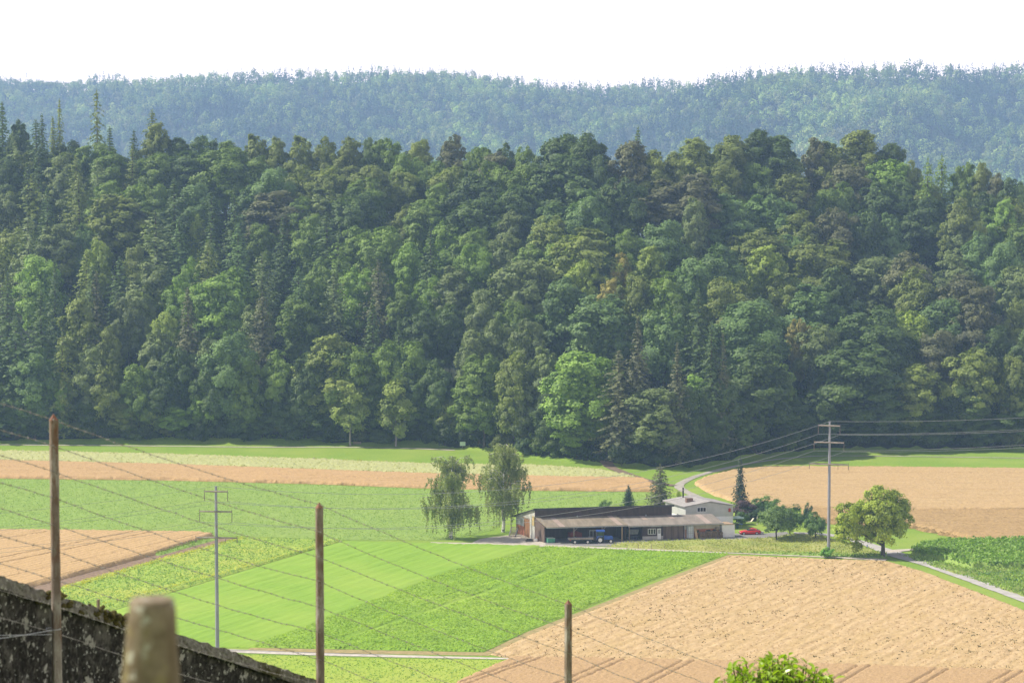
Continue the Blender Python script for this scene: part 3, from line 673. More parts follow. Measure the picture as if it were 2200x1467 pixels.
# crowns of the wood as read from the photograph: middle, top, width in its pixels, kind and tone
WOOD = """
8,220,42,Sd 20,330,60,Bd 60,320,60,Bo 110,320,64,Bd 150,300,60,Bd 185,310,60,Bm 165,335,56,So 255,325,60,Bd 300,330,66,Bm 355,335,60,Bd 60,350,60,Sd 210,345,56,Lg 44,252,46,Bd 80,257,44,Sd 93,245,32,Sd 131,213,24,So 116,252,36,So 211,194,30,Vo 238,273,44,Sd 290,279,34,Sd 329,237,44,So 340,262,60,Bo 385,283,55,Bd 440,286,60,Bd
501,300,80,Bm 552,286,56,Bo 593,290,50,Bo 648,290,56,Bo 699,293,52,Bo 750,290,60,Bo 800,295,50,Bd 832,291,60,Bm 900,293,62,Bo 969,288,60,Br 1020,305,46,Bm 1043,305,44,Bm 1088,307,44,Bd 1129,310,40,Bm
1190,280,60,Td 1214,271,70,Td 1262,268,64,Td 1292,331,56,Bd 1354,286,66,Tr 1370,274,34,Sd 1405,307,54,To 1449,312,50,To 1494,281,66,To 1572,277,62,To 1627,262,56,Td 1668,275,80,Td 1753,286,46,Tr 1784,301,66,Bo 1842,264,80,To
1913,294,66,Bd 1958,345,44,Bo 1992,339,44,Lm 2022,332,44,Lm 2073,342,56,Bm 2108,335,36,To 2142,366,46,Br 2176,380,56,Bd
-20,300,70,Bd 34,303,70,Lg 133,317,50,Lg 85,317,44,Sd 225,300,56,Bm 235,313,60,Lm 286,312,52,So 341,313,50,Lm 405,313,94,Bd 484,312,100,Bm 590,358,84,Bb 648,354,84,Bo 705,344,84,Bo 560,330,70,Bm
798,341,84,Bo 877,327,70,Bm 935,334,66,Bm 969,348,74,Bo 1071,320,84,Br 1057,344,66,Bm 1088,351,66,Bm 1139,348,84,Bm 1235,327,116,Bd 1026,368,104,Bd 941,389,66,Bm 791,375,76,Bm 866,358,74,Bo 975,358,64,Bm
764,402,94,Bd 914,423,76,Bm 1030,409,116,Bd 1105,385,84,Bd 1173,361,94,Bd 1337,375,84,Bd 1439,375,94,Tr 1262,406,86,Bb 1190,430,86,Bb 1098,446,64,Bg 873,440,56,Bo
1300,392,60,Bd 1494,356,84,Tr 1555,300,66,Bo 1552,345,70,Bo 1620,342,66,Bm 1699,335,56,Bo 1699,360,66,To 1651,390,66,Bd 1821,338,80,Br 1910,335,84,Bk 1808,390,66,Bm 1886,390,86,Bd 1830,330,64,Bm 1937,379,66,Bd 1995,386,64,Bo 2067,424,74,Bo 2120,400,60,Bd 2180,420,70,Bo
68,375,64,Lo 170,371,50,Lo 232,385,74,Bm 296,385,74,Bm 375,385,64,Sd 423,392,84,Bb 337,388,54,Bm 14,399,64,Bg 102,402,54,Sd 249,402,84,Lo 504,399,54,Sd 593,399,84,Lr 702,402,94,Bg 540,392,64,Bb 455,410,60,Sd 640,420,70,Bm
123,470,60,Lg 24,487,64,Bo 181,480,50,Bb 334,453,84,Lg 385,467,64,Sb 511,480,60,Sb 424,460,36,By 453,457,54,Sd 290,518,46,Bo 211,504,46,By 607,467,54,Sd 668,457,64,Bm 702,457,64,Sd 60,455,60,Lg 560,470,60,Bm
82,538,84,Bk 446,518,70,Lo 409,550,46,Bk 504,566,74,Bk 470,585,96,Bk 378,593,64,Bk 562,542,64,Lg 641,572,54,Sb 726,511,64,Lm 692,552,54,Bm 184,538,54,So 256,552,54,Sd 327,552,64,Lg 198,570,50,Sd 116,559,50,Sd 14,584,64,Sd 273,627,56,Bg 420,600,54,Bk
85,625,64,Sd 167,623,54,Lo 205,584,50,Sr 293,608,70,Bg 354,656,54,By 337,700,66,Bg 402,618,56,Sr 232,693,46,Bo 494,707,94,Bb 446,717,56,Bg 549,649,56,Bg 562,628,56,Lr 637,628,66,Bm 716,584,60,Lg 665,590,60,Bm 30,680,60,Sd
764,480,66,Bm 822,477,94,Bm 962,470,66,Bk 1020,487,74,Bm 1091,487,74,Bg 1183,457,76,Bo 1248,487,136,Bo 1343,487,66,Bm 1429,464,94,Bb 1398,525,64,By 836,508,66,Bm 877,515,56,Bk 1020,521,74,Bk 1251,549,56,By 1296,535,50,Bb 1333,542,44,BG 1139,518,76,Bm 1200,508,86,Bm
925,487,60,Sd 767,570,66,Bk 812,560,54,Lr 863,608,56,Bm 924,591,60,Bk 975,560,56,Lg 1122,542,124,Bg 1040,618,66,Bg 1105,632,66,Bm 1020,693,66,Bg 1071,683,66,Bg 1136,676,66,Bg 1214,587,94,Bb 1296,625,114,Bb 1367,577,66,Bo 1310,594,50,BG 1429,580,76,Bm 1429,656,84,Bb
1371,683,60,Sr 1456,737,54,Sr 856,686,40,Sd 750,727,94,Bm 825,727,66,Bm 880,724,74,Bm 1040,754,84,Bm 1105,741,74,Bo 1173,741,66,Bg 800,640,60,Sd 905,660,64,Bd 965,640,60,Bd
1491,413,44,Tg 1572,413,94,Bb 1651,412,94,Bb 1706,366,60,Tr 1774,403,74,Bm 1797,441,74,Br 1913,454,54,Bb 1988,417,84,Bd 2067,451,74,Bg 2159,424,54,Bk 2125,441,54,Bm 2101,492,64,Bb 2159,516,74,Bb 2193,475,64,Bm 1715,440,66,To 1860,440,66,Bd
1630,485,104,Bo 1700,492,84,Bb 1647,523,94,By 1760,506,124,Bo 1545,523,94,Bb 1494,540,84,Bb 1879,536,114,Bg 1954,540,94,Br 1971,574,84,Bo 2056,543,94,Bg 1562,587,104,Bo 1682,587,74,Bo 1613,639,134,Bb 1501,620,54,Sd 1555,717,40,Sr 1746,608,104,Bb 1879,656,136,Bd 1954,659,84,By
2033,625,104,Bb 2097,632,94,Br 2074,584,104,Br 2186,635,56,Bo 1763,690,74,Bg 1719,680,44,BG 2097,741,94,Bo 2183,755,66,Bo 1624,741,124,Bd 1845,737,144,Bd 1971,782,94,Bo 1675,765,56,Bm 1774,830,66,Bd 2020,700,80,Br 2190,560,70,Bg 1800,570,80,Bd 1460,640,60,Bd 1530,690,50,Sd 2140,690,70,Bd 2230,690,80,Bd
68,739,84,Bb 191,741,64,Bg 225,772,64,Bo 293,775,64,Bm 528,761,62,Bm 596,751,64,Bm 716,714,114,Bo 660,760,70,Bd -20,720,80,Sd 130,720,56,Lo 380,740,60,Bd 450,780,60,Bd 20,800,70,Bd 340,800,56,Bd 880,800,70,Bd 790,800,64,Bd 940,770,60,Bd 650,800,64,Bd
1255,737,140,Bk 1405,826,124,Bg 1115,833,54,Bg 1030,800,96,Bm 965,853,50,Bo 1180,850,60,Bd 1330,760,60,Sr 1490,830,60,Bd 1560,800,70,Bd 2080,820,90,Bd 2200,840,90,Bd 1700,850,80,Bd 1920,830,90,Bd 2010,870,80,Bd 1590,880,60,Bm 1860,880,80,Bd 2130,890,80,Bd
126,806,40,Bk 100,860,60,Bd 255,860,60,Bo 371,874,60,Bk 429,850,44,Bk 320,880,40,By 520,860,50,Bm 600,850,66,Bd 690,870,60,Bd 560,890,50,Bd 180,850,60,Bd 40,870,60,Bd 750,812,56,Po 849,806,58,Po 1501,795,42,Pk 1000,860,52,Bm 1440,900,60,Bd 1530,890,60,Bd 1770,900,70,Bd 1240,880,80,Bk
"""
HGT = {'B': 25.5, 'T': 28., 'S': 31., 'L': 29., 'V': 33., 'P': 18.7}
def solve_place(px, py, H):
    De = float(edge_of(px)); Sr = float(ridge_of(px)); lo, hi = 2.5, Sr
    def top(s, h):
        Y = De + s; X = (px - 1100) / FPX * Y
        return proj((X, Y, float(rise(s)) + h))[1]
    if top(hi, H) > py:            # higher than the crest allows: a taller tree on the crest
        s = Sr
        for h in np.arange(H, H * 1.45, .25):
            if top(s, h) <= py: break
        return s, h
    if top(lo, H) < py:            # at the edge: a lower tree
        for h in np.arange(H, 3, -.25):
            if top(lo, h) >= py: break
        return (0.5 if H < 18 else lo + 1.5), h
    for _ in range(40):
        mid = (lo + hi) / 2
        if top(mid, H) > py: lo = mid
        else: hi = mid
    return lo, H
BAND = [(8, 'at the foot of the wood'), (40, 'in the lower wood'), (95, 'halfway up the wood'), (150, 'in the upper wood'), (999, 'along the crest of the wood')]
KIND = {'B': ('broadleaf_tree', 'broadleaf tree', 'broadleaf tree'), 'T': ('broadleaf_tree', 'tall broadleaf', 'broadleaf tree'), 'S': ('spruce_tree', 'pointed spruce', 'spruce'),
        'L': ('larch_tree', 'feathery larch', 'larch'), 'V': ('spruce_tree', 'bare-stemmed spruce', 'spruce'), 'P': ('young_tree', 'narrow young tree', 'young tree')}
PROT = {'B': PB, 'T': PT, 'S': PS, 'L': PL, 'V': PV, 'P': PP}
trg = np.random.default_rng(5)
entries = []
for it in WOOD.split():
    x, y, w, kt = it.split(','); x, y, w = float(x), float(y), float(w)
    k, tn = kt[0], kt[1]
    if k == 'L' and int(x) % 2 == 1: k = 'T'; w *= 1.15
    H = HGT[k] * trg.uniform(.9, 1.1)
    if k == 'B': H = max(17.0, min(29.0, H * (.72 + .0036 * w)))
    s, H = solve_place(x, y, H)
    if k == 'P' and x < 1000:      # the two young trees stand free before the wood
        s = -1.2; Yp = float(edge_of(x)) + s; H = WD(x, y, Yp)[2]
    entries.append((x, y, w, k, tn, s, H))
ORD = ['first', 'second', 'third', 'fourth', 'fifth', 'sixth', 'seventh', 'eighth', 'ninth', 'tenth', 'eleventh', 'twelfth', 'thirteenth', 'fourteenth', 'fifteenth', 'sixteenth', 'seventeenth', 'eighteenth', 'nineteenth', 'twentieth', 'twenty-first', 'twenty-second', 'twenty-third', 'twenty-fourth', 'twenty-fifth']
def ordinal(n):
    return ORD[n] if n < len(ORD) else f"{n + 1}th"
from collections import defaultdict
bins = defaultdict(list)
for i, e in enumerate(entries):
    b = next(t for lim, t in BAND if e[5] <= lim)
    bins[(b, KIND[e[3]][1], e[4])].append(i)
lab = {}
for (b, kd, tn), ids in bins.items():
    ids.sort(key=lambda i: entries[i][0])
    for j, i in enumerate(ids):
        lab[i] = f"{WORD[tn]} {kd} {b}" + ('' if len(ids) == 1 else f", {ordinal(j)} such from left")
for i, (x, y, w, k, tn, s, H) in enumerate(entries):
    Y = float(edge_of(x)) + s; X = (x - 1100) / FPX * Y
    pr = PROT[k][trg.integers(len(PROT[k]))]
    wm = w / FPX * Y * (1.3 if k in 'BTP' else 1.1 if k == 'V' else 1.9)
    col = np.array(TONE[tn]) * trg.uniform(.88, 1.14)
    name, _, cat = KIND[k]
    if k == 'P': col = col * 1.5
    plant(name, pr, (X, Y, z_at(X, Y) - .1), wm / pr[3], H / pr[2], trg.uniform(0, 6.28), col, lab[i], cat, 'trees of the wood behind the fields')

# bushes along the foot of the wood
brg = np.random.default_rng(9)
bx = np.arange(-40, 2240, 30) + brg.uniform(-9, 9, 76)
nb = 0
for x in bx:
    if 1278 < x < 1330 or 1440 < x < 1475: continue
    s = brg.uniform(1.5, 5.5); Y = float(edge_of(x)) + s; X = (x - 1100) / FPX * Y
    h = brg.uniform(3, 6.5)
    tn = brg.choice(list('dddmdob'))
    plant('shrub', PG[brg.integers(3)], (X, Y, z_at(X, Y) - .15), brg.uniform(.95, 1.5), h / 5, brg.uniform(0, 6.28), np.array(TONE[tn]) * .6, None, 'shrub', 'shrubs along the foot of the wood')['tone'] = WORD[tn]  # tone dimmed: shade at the foot of the wood painted into the leaves
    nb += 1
shr = [o for o in COL.objects if o.name.split('.')[0] == 'shrub']
cnt = defaultdict(list)
for o in shr: cnt[o['tone']].append(o)
for tn, os_ in cnt.items():
    for j, o in enumerate(os_):
        o['label'] = f"low {tn} shrub along the field edge of the wood, {ordinal(j)} such from left"
        del o['tone']

# undergrowth on the forest floor, leaf colour darkened to paint the shade there
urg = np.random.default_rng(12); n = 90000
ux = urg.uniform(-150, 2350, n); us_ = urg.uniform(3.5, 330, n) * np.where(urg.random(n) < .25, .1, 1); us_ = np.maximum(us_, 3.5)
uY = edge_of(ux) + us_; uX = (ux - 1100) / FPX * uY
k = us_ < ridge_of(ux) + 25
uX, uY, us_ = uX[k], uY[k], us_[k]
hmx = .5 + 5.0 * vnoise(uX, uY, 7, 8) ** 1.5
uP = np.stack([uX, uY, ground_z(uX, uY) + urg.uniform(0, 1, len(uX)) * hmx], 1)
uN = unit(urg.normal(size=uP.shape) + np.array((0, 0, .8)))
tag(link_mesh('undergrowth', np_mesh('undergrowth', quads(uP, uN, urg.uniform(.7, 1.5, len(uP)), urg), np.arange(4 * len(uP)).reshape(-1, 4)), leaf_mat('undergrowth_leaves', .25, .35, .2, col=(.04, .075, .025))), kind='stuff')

# ---------------------------------------------------------------- the far wooded hills: one mass of trees nobody could count
def far_forest():
    rng = np.random.default_rng(31); P = []; Nn = []; S = []; T = []
    gx = np.arange(-1250, 1250, 12.5); gy = np.arange(3400, 5300, 14.5)
    X, Y = np.meshgrid(gx, gy); X = X + rng.uniform(-7, 7, X.shape); Y = Y + rng.uniform(-7, 7, Y.shape)
    X, Y = X.ravel(), Y.ravel(); xi = colx(X, Y)
    Dr, zr = hill_top(xi)
    k = (xi > -150) & (xi < 2350) & (Y < Dr + 14) & (Y > Dr - 1020)
    X, Y, xi, Dr = X[k], Y[k], xi[k], Dr[k]; Z = ground_z(X, Y)
    mask = vnoise(X, Y, 140, 3) + .5 * vnoise(X, Y, 45, 4)
    for x, y, z, c, v, d in zip(X, Y, Z, xi, mask, Dr):
        crest = (d - y) < 70
        con = rng.random() < (.75 if crest and c > 480 else .12 + (.62 if v > .86 else 0) + (.12 if c > 1450 else 0))
        if con:
            H = rng.uniform(22, 34) * (1.12 if crest and rng.random() < .12 else 1); w = rng.uniform(9, 13); n = 64
            f = rng.uniform(0, 1, n) ** 1.25; a = rng.uniform(0, 6.28, n); r = w * .5 * (1 - f) ** .9 * rng.uniform(.6, 1.1, n)
            p = np.stack([np.cos(a) * r, np.sin(a) * r, H * (.12 + .88 * f)], 1)
            nn = np.stack([np.cos(a) * .6, np.sin(a) * .6, np.full(n, .6)], 1) + rng.normal(0, .3, (n, 3)); s = (3.4 * (1 - f) + 1.1) * rng.uniform(.7, 1.2, n)
            col = np.array((.05, .10, .05)) * rng.uniform(.75, 1.25)
        else:
            H = rng.uniform(18, 31); w = rng.uniform(13, 22); n = 110
            nlb = 5; lc = unit(rng.normal(size=(nlb, 3))) * np.array((w * .27, w * .27, H * .2)) + np.array((0, 0, H * .62)); li = rng.integers(0, nlb, n)
            d3 = unit(rng.normal(size=(n, 3)) + np.array((0, 0, .45))); p = lc[li] + d3 * np.array((w * .27, w * .27, H * .21)) * rng.uniform(.85, 1.1, (n, 1))
            nn = d3 + np.array((0, 0, .25)) + rng.normal(0, .2, (n, 3)); s = 2.6 * rng.uniform(.7, 1.3, n)
            col = np.array(((.20, .30, .09), (.25, .33, .10), (.13, .23, .08), (.28, .40, .11), (.19, .23, .11))[rng.choice(5, p=[.32, .22, .22, .12, .12])]) * rng.uniform(.8, 1.25) * (1.35 if v < .62 else 1)  # crowns brightened where the patch noise is low, painting sunlit patches
        P.append(p + np.array((x, y, z))); Nn.append(nn); S.append(s); T.append(np.tile(np.append(col, 1), (n, 1)))
    P = np.concatenate(P); Q = quads(P, unit(np.concatenate(Nn)), np.concatenate(S), rng, .8)
    me = np_mesh('far_forest', Q, np.arange(len(Q)).reshape(-1, 4))
    at = me.attributes.new('tint', 'FLOAT_COLOR', 'FACE'); at.data.foreach_set('color', np.concatenate(T).astype(np.float32).ravel())
    return tag(link_mesh('far_forest', me, leaf_mat('far_leaves', .2, .2, .05, use_attr=True)), kind='stuff')
far_forest()

# ---------------------------------------------------------------- haze
hz = MB(); hz.box(-1800, 1800, -80, 5900, -51.5, 260)
m, nt, out = new_mat('haze_air')
pv = N(nt, 'ShaderNodeVolumePrincipled')
pv.inputs['Color'].default_value = (.38, .60, 1.0, 1)
pv.inputs['Density'].default_value = 0.000125
pv.inputs['Anisotropy'].default_value = 0.0
nt.links.new(pv.outputs[0], out.inputs['Volume'])
haze = tag(hz.build('haze', m), kind='stuff')

# ---------------------------------------------------------------- the farm
A0 = W(1170, 1166)
UA = R(11); VA = R(23)
UX, UY = math.cos(UA), math.sin(UA); VX, VY = -math.sin(VA), math.cos(VA)
def fr(u, v, z): return (A0[0] + u * UX + v * VX, A0[1] + u * UY + v * VY, z)
def frame_at(px, py, ang, z=0.0):
    o = W(px, py, z); c, s = math.cos(ang), math.sin(ang)
    return lambda u, v, w: (o[0] + u * c - v * s, o[1] + u * s + v * c, o[2] + w)
def box(name, mat, parent, *b, f=fr):
    return MB().box(*b, fr=f).build(name, mat, parent)
def boards(name, c1, c2, per=.25, axis='X', rot=0.0, **k):
    m, nt, out = new_mat(name)
    w = N(nt, 'ShaderNodeTexWave', wave_type='BANDS', bands_direction=axis); w.inputs['Scale'].default_value = math.pi / 10 / per; w.inputs['Distortion'].default_value = .4
    nt.links.new(coords(nt, rot=rot), w.inputs['Vector'])
    n = noise(nt, coords(nt, (1, 1, .3)), 1.6)
    c = mixc(nt, 1.0, ramp(nt, n, [(.3, c1), (.7, c2)]), ramp(nt, w.outputs[1], [(0, (.6, .6, .6)), (.3, (1, 1, 1))]), 'MULTIPLY')
    finish(nt, out, c, .85, w.outputs[1], .3, .03)
    return m
DARKWOOD = boards('dark_brown_boards', (.050, .034, .034), (.085, .058, .056), .3, rot=UA)
BROWNWOOD = boards('brown_boards', (.115, .080, .066), (.165, .120, .10), .3, 'Y', VA)
DOORWOOD = boards('door_boards', (.20, .10, .045), (.29, .15, .07), .3, 'Y', VA)
FIBRE = surf('fibre_cement_roof', (.185, .155, .115), (.30, .255, .195), .9, (1, .25, 1), bstr=.5, bdist=.05, rot=UA, lo=.3, hi=.7)
FIBRE2 = surf('worn_roof', (.20, .175, .15), (.285, .25, .215), .8, (1, .25, 1), bstr=.4, rot=UA)
STRIP = surf('clear_roof_strip', (.34, .26, .215), (.42, .335, .285), .7, bstr=.1, rough=.4)
DARKROOF = surf('dark_roof_edge', (.035, .034, .038), (.07, .065, .065), 1.0)
GREYPANEL = surf('grey_panel', (.30, .31, .30), (.50, .49, .44), .5, (1, 1, 2), lo=.4, hi=.6)
GREYPANEL2 = surf('blue_grey_panel', (.27, .29, .31), (.36, .38, .39), .8)
BRICK = boards('red_brick', (.34, .125, .075), (.44, .18, .115), .12, 'Z')
PALEWALL = boards('pale_boards', (.40, .37, .30), (.52, .48, .40), .25, rot=UA)
HOUSEGREY = surf('grey_render', (.42, .44, .41), (.52, .53, .50), .6, bstr=.1)
WHITE = surf('white_render', (.78, .78, .79), (.86, .86, .86), .6, bstr=.05)
WHITEP = surf('white_paint', (.70, .71, .72), (.80, .80, .80), 2.0, bstr=.02, rough=.5)
TIMBER = surf('weathered_timber', (.17, .135, .10), (.30, .25, .19), 2.0, (1, 1, .2))
FRESH = surf('fresh_timber', (.42, .29, .16), (.56, .41, .25), 1.5, (1, 1, .3))
STEELD = surf('dark_steel', (.035, .037, .042), (.08, .08, .085), 3.0, rough=.5, metal=.3)
GALV = surf('galvanised_steel', (.30, .31, .33), (.42, .43, .45), 3.0, rough=.45, metal=.4)
BLACK = surf('soot_black', (.012, .012, .013), (.03, .03, .03), 3.0)
TYRE = surf('tyre_rubber', (.015, .015, .016), (.035, .033, .032), 6.0)
RIMW = surf('white_rim', (.66, .65, .60), (.78, .77, .73), 3.0, rough=.4)
RIMG = surf('alloy_rim', (.40, .40, .42), (.55, .55, .57), 3.0, rough=.3, metal=.6)
BLUE = surf('blue_paint', (.020, .075, .36), (.035, .11, .46), 2.0, rough=.35, spec=.5)
RED = surf('red_car_paint', (.50, .012, .016), (.62, .022, .024), .8, rough=.25, spec=.6, bstr=0)
REDP = surf('red_paint', (.40, .045, .03), (.50, .07, .045), 2.0)
GREENP = surf('green_paint', (.05, .22, .13), (.085, .30, .19), 2.0)
PARAS = surf('pale_green_cloth', (.40, .58, .43), (.55, .70, .55), 1.0)
m, nt, out = new_mat('window_glass'); finish(nt, out, (.02, .025, .03), .06, spec=.8); GLASS = m

# barn --------------------------------------------------------------
barn = empty('barn', fr(0, 0, 0), 'long low dark brown barn with open lean-to front behind the green fields', 'barn')
YB = 15.3; V0 = 5.0; RU = 29.9
def zroof(v): return 6.6 + (3.1 - 6.6) * (v - 4.75) / (18.6 - 4.75)
box('clerestory_wall', DARKWOOD, barn, 0, RU, V0, V0 + .25, 0, 6.42)
MB().prism([fr(0, V0 + .26, 0), fr(0, YB, 0), fr(0, YB, zroof(YB) - .12), fr(0, V0 + .26, zroof(V0) - .12)], np.array(fr(.25, 0, 0)) - np.array(fr(0, 0, 0))).build('gable_wall', GREYPANEL, barn)
MB().prism([fr(RU - .26, V0 + .26, 0), fr(RU - .26, YB, 0), fr(RU - .26, YB, zroof(YB) - .12), fr(RU - .26, V0 + .26, zroof(V0) - .12)], np.array(fr(.25, 0, 0)) - np.array(fr(0, 0, 0))).build('end_wall', GREYPANEL2, barn)
box('back_wall', DARKWOOD, barn, .26, RU - .27, YB - .25, YB, 0, zroof(YB) - .2)
def slab(mb, u0, u1, v0, z0, v1, z1, t=.14):
    mb.hexa([fr(u0, v0, z0 - t), fr(u1, v0, z0 - t), fr(u1, v1, z1 - t), fr(u0, v1, z1 - t), fr(u0, v0, z0), fr(u1, v0, z0), fr(u1, v1, z1), fr(u0, v1, z1)])
mb = MB(); slab(mb, -.45, RU + .3, 4.7, 6.62, 18.6, 3.1); mainroof = mb.build('main_roof', DARKROOF, barn)
box('eaves_board', DARKROOF, mainroof, -.5, RU + .35, 4.58, 4.70, 6.30, 6.72)
MB().tube([fr(-.2, 17.6, 0), fr(-.2, 17.6, 3.2)], .11, 6).build('roof_post', TIMBER, barn)
# gable: brick plinth, panels, sliding door, yellow panel
box('brick_plinth', BRICK, barn, -.06, -.003, 10.6, YB - .2, .0, 2.0)
box('wall_panel', GREYPANEL2, barn, -.07, -.003, 10.9, YB - .1, 2.05, 3.55)
d = box('sliding_door', DOORWOOD, barn, -.14, -.02, 7.6, 10.6, 0, 3.9); box('door_rail', TIMBER, d, -.22, -.02, 7.4, 11.4, 3.92, 4.08)
box('door_post', GREYPANEL, barn, -.16, -.004, 6.6, 7.5, 0, 4.3)
box('yellow_panel', surf('ochre_panel', (.40, .30, .13), (.50, .40, .2), 1.0), barn, -.12, -.02, 5.3, 6.4, 2.9, 4.9)
# lean-to
box('lean_to_wall', BROWNWOOD, barn, -.02, .20, .2, V0 - .02, 0, 3.3)
MB().prism([fr(-.02, .2, 3.3), fr(-.02, V0 - .02, 3.3), fr(-.02, V0 - .02, 4.5)], np.array(fr(.22, 0, 0)) - np.array(fr(0, 0, 0))).build('lean_to_gable', BROWNWOOD, barn)
mb = MB(); slab(mb, .1, 17.7, -.75, 3.42, 4.98, 4.68, .12); r1 = mb.build('lean_to_roof', FIBRE, barn)
mb = MB(); slab(mb, 17.75, 38.7, -.75, 3.22, 4.98, 4.46, .12); r2 = mb.build('lean_to_roof', FIBRE2, barn)
def rstrip(u0, u1, roof, z0, z1, va=-.7, vb=4.9):
    t = lambda v: z0 + (z1 - z0) * (v + .75) / 5.73 + .02
    mb = MB(); mb.hexa([fr(u0, va, t(va) - .015), fr(u1, va, t(va) - .015), fr(u1, vb, t(vb) - .015), fr(u0, vb, t(vb) - .015), fr(u0, va, t(va)), fr(u1, va, t(va)), fr(u1, vb, t(vb)), fr(u0, vb, t(vb))])
    mb.build('roof_strip', STRIP, roof)
rstrip(3.1, 4.2, r1, 3.42, 4.68); rstrip(15.6, 16.7, r1, 3.42, 4.68)
rstrip(22.6, 23.6, r2, 3.22, 4.46, 2.6, 4.9); rstrip(28.6, 29.6, r2, 3.22, 4.46, 2.9, 4.9); rstrip(34.9, 36.2, r2, 3.22, 4.46)
box('gutter', GALV, r1, .1, 17.7, -.90, -.76, 3.18, 3.30); box('gutter', GALV, r2, 17.75, 38.7, -.90, -.76, 2.98, 3.10)
for u in (6.2, 12.3):
    p = MB().tube([fr(u, -.3, 0), fr(u, -.3, 3.25)], .13, 6).build('shed_post', TIMBER, barn)
    MB().tube([fr(u, -.3, 2.3), fr(u + .9, -.3, 3.25)], .08, 5).build('brace', TIMBER, p)
MB().tube([fr(16.6, -.35, 0), fr(16.6, -.35, 3.25)], .11, 6).build('shed_post', FRESH, barn)
MB().tube([fr(18.2, -.3, 0), fr(18.2, -.3, 3.1)], .13, 6).build('shed_post', TIMBER, barn)
box('partition_wall', DARKWOOD, barn, 17.5, 17.7, .1, V0 - .02, 0, 3.2)
box('shop_wall', DARKWOOD, barn, 21.3, 25.8, .25, .45, 0, 3.1)
box('plinth', CONC, barn, 21.3, 25.8, .16, .246, 0, .75)
box('side_wall', DARKWOOD, barn, 21.3, 21.5, .46, V0 - .02, 0, 3.1)
w = box('window', WHITEP, barn, 22.5, 24.2, .17, .245, 1.15, 2.35)
for k in range(3): box('pane', GLASS, w, 22.58 + k * .55, 23.02 + k * .55, .155, .172, 1.23, 2.27)
d = box('door', WHITEP, barn, 24.55, 25.3, .12, .24, 0, 2.35); box('door_panel', GREYPANEL2, d, 24.66, 25.19, .105, .122, 1.3, 2.2)
for u in (25.85, 28.05):
    d = box('barn_door', BROWNWOOD if u > 28 else BROWNWOOD, barn, u, u + 2.15, .14, .26, .05, 3.0)
    box('door_rail', TIMBER, d, u + .15, u + 1.75, .09, .142, 2.75, 2.85)
box('shed_wall', DARKWOOD, barn, 25.8, 30.5, .27, .45, 0, 3.05)
MB().tube([fr(30.45, -.1, 0), fr(30.45, -.1, 3.1)], .07, 6).build('downpipe', GALV, barn)
box('store_wall', PALEWALL, barn, 30.5, 38.2, .5, .7, 1.95, 3.05)
bw = box('brick_wall', BRICK, barn, 30.5, 38.2, .45, .72, 0, 1.95)
for u in (32.9, 35.4, 36.8): box('vent_window', GLASS, bw, u, u + .9, .43, .449, 1.2, 1.75)
MB().prism([fr(38.2, .46, 0), fr(38.2, V0 - .02, 0), fr(38.2, V0 - .02, 4.3), fr(38.2, .46, 3.1)], np.array(fr(.2, 0, 0)) - np.array(fr(0, 0, 0))).build('end_wall', PALEWALL, barn)
box('rear_wall', PALEWALL, barn, RU + .02, 38.2, V0, V0 + .2, 0, 4.3)
for u in (9.0, 24.0, 31.0):
    MB().lathe([(.12, 0), (.12, .25), (.2, .27), (.05, .42)], fr(u, 4.6, 4.55 if u < 17 else 4.35), (0, 0, 1), 8).build('roof_vent', GALV, barn)
box('wall_sign', GREYPANEL2, barn, 23.2, 25.3, .10, .14, 2.72, 3.02)

# house --------------------------------------------------------------
HA = W(1575, 1134.6)
def fh(u, v, z): return (HA[0] + u * math.cos(R(6)) + v * VX, HA[1] + u * math.sin(R(6)) + v * VY, z)   # u runs to the left as negative
house = empty('farmhouse', fh(-5.5, 0, 0), 'grey and white gabled house with chimney behind the right end of the barn', 'house')
MB().prism([fh(-10.5, 0, 2.7), fh(0, 0, 2.7), fh(0, 0, 4.95), fh(-5.2, 0, 5.85), fh(-10.5, 0, 4.86)], np.array(fh(0, 10, 0)) - np.array(fh(0, 0, 0))).build('upper_wall', HOUSEGREY, house)
MB().box(-10.45, -.03, .03, 9.97, 0, 2.7, fr=fh).build('lower_wall', WHITE, house)
ROOFH = surf('grey_tiles', (.27, .255, .25), (.38, .36, .345), 1.2, bstr=.4)
mb = MB()
t = .16
for (u0, z0, u1, z1) in ((-11.0, 4.83, -5.2, 5.93), (-5.2, 5.93, .5, 4.94)):
    mb.hexa([fh(u0, -.35, z0), fh(u1, -.35, z1), fh(u1, 10.4, z1), fh(u0, 10.4, z0), fh(u0, -.35, z0 + t), fh(u1, -.35, z1 + t), fh(u1, 10.4, z1 + t), fh(u0, 10.4, z0 + t)])
roof = mb.build('roof', ROOFH, house)
box('chimney', surf('brown_chimney', (.16, .10, .08), (.22, .145, .115), 2.0), roof, -8.9, -7.5, 3.0, 3.8, 5.2, 6.35, f=fh)
MB().tube([fh(-7.0, 9.0, 5.6), fh(-7.0, 9.0, 7.9)], .17, 10).build('flue', BLACK, roof)
w = box('window', WHITEP, house, -8.0, -6.0, -.09, -.02, 3.75, 4.75, f=fh)
for k in range(3): box('pane', GLASS, w, -7.92 + k * .64, -7.38 + k * .64, -.11, -.088, 3.83, 4.67, f=fh)
mb = MB(); mb.lathe([(.06, 0), (.30, .12), (.24, .45), (.30, .6), (.12, .85)], fh(-.9, -.22, 3.65), (0, 0, 1), 10); mb.build('wall_ornament', REDP, house)
annex = empty('garden_shed', fr(40, 1, 0), 'small white flat-roofed shed between barn and red car', 'shed')
box('wall', WHITE, annex, 38.75, 41.5, .1, 3.2, 0, 2.75)
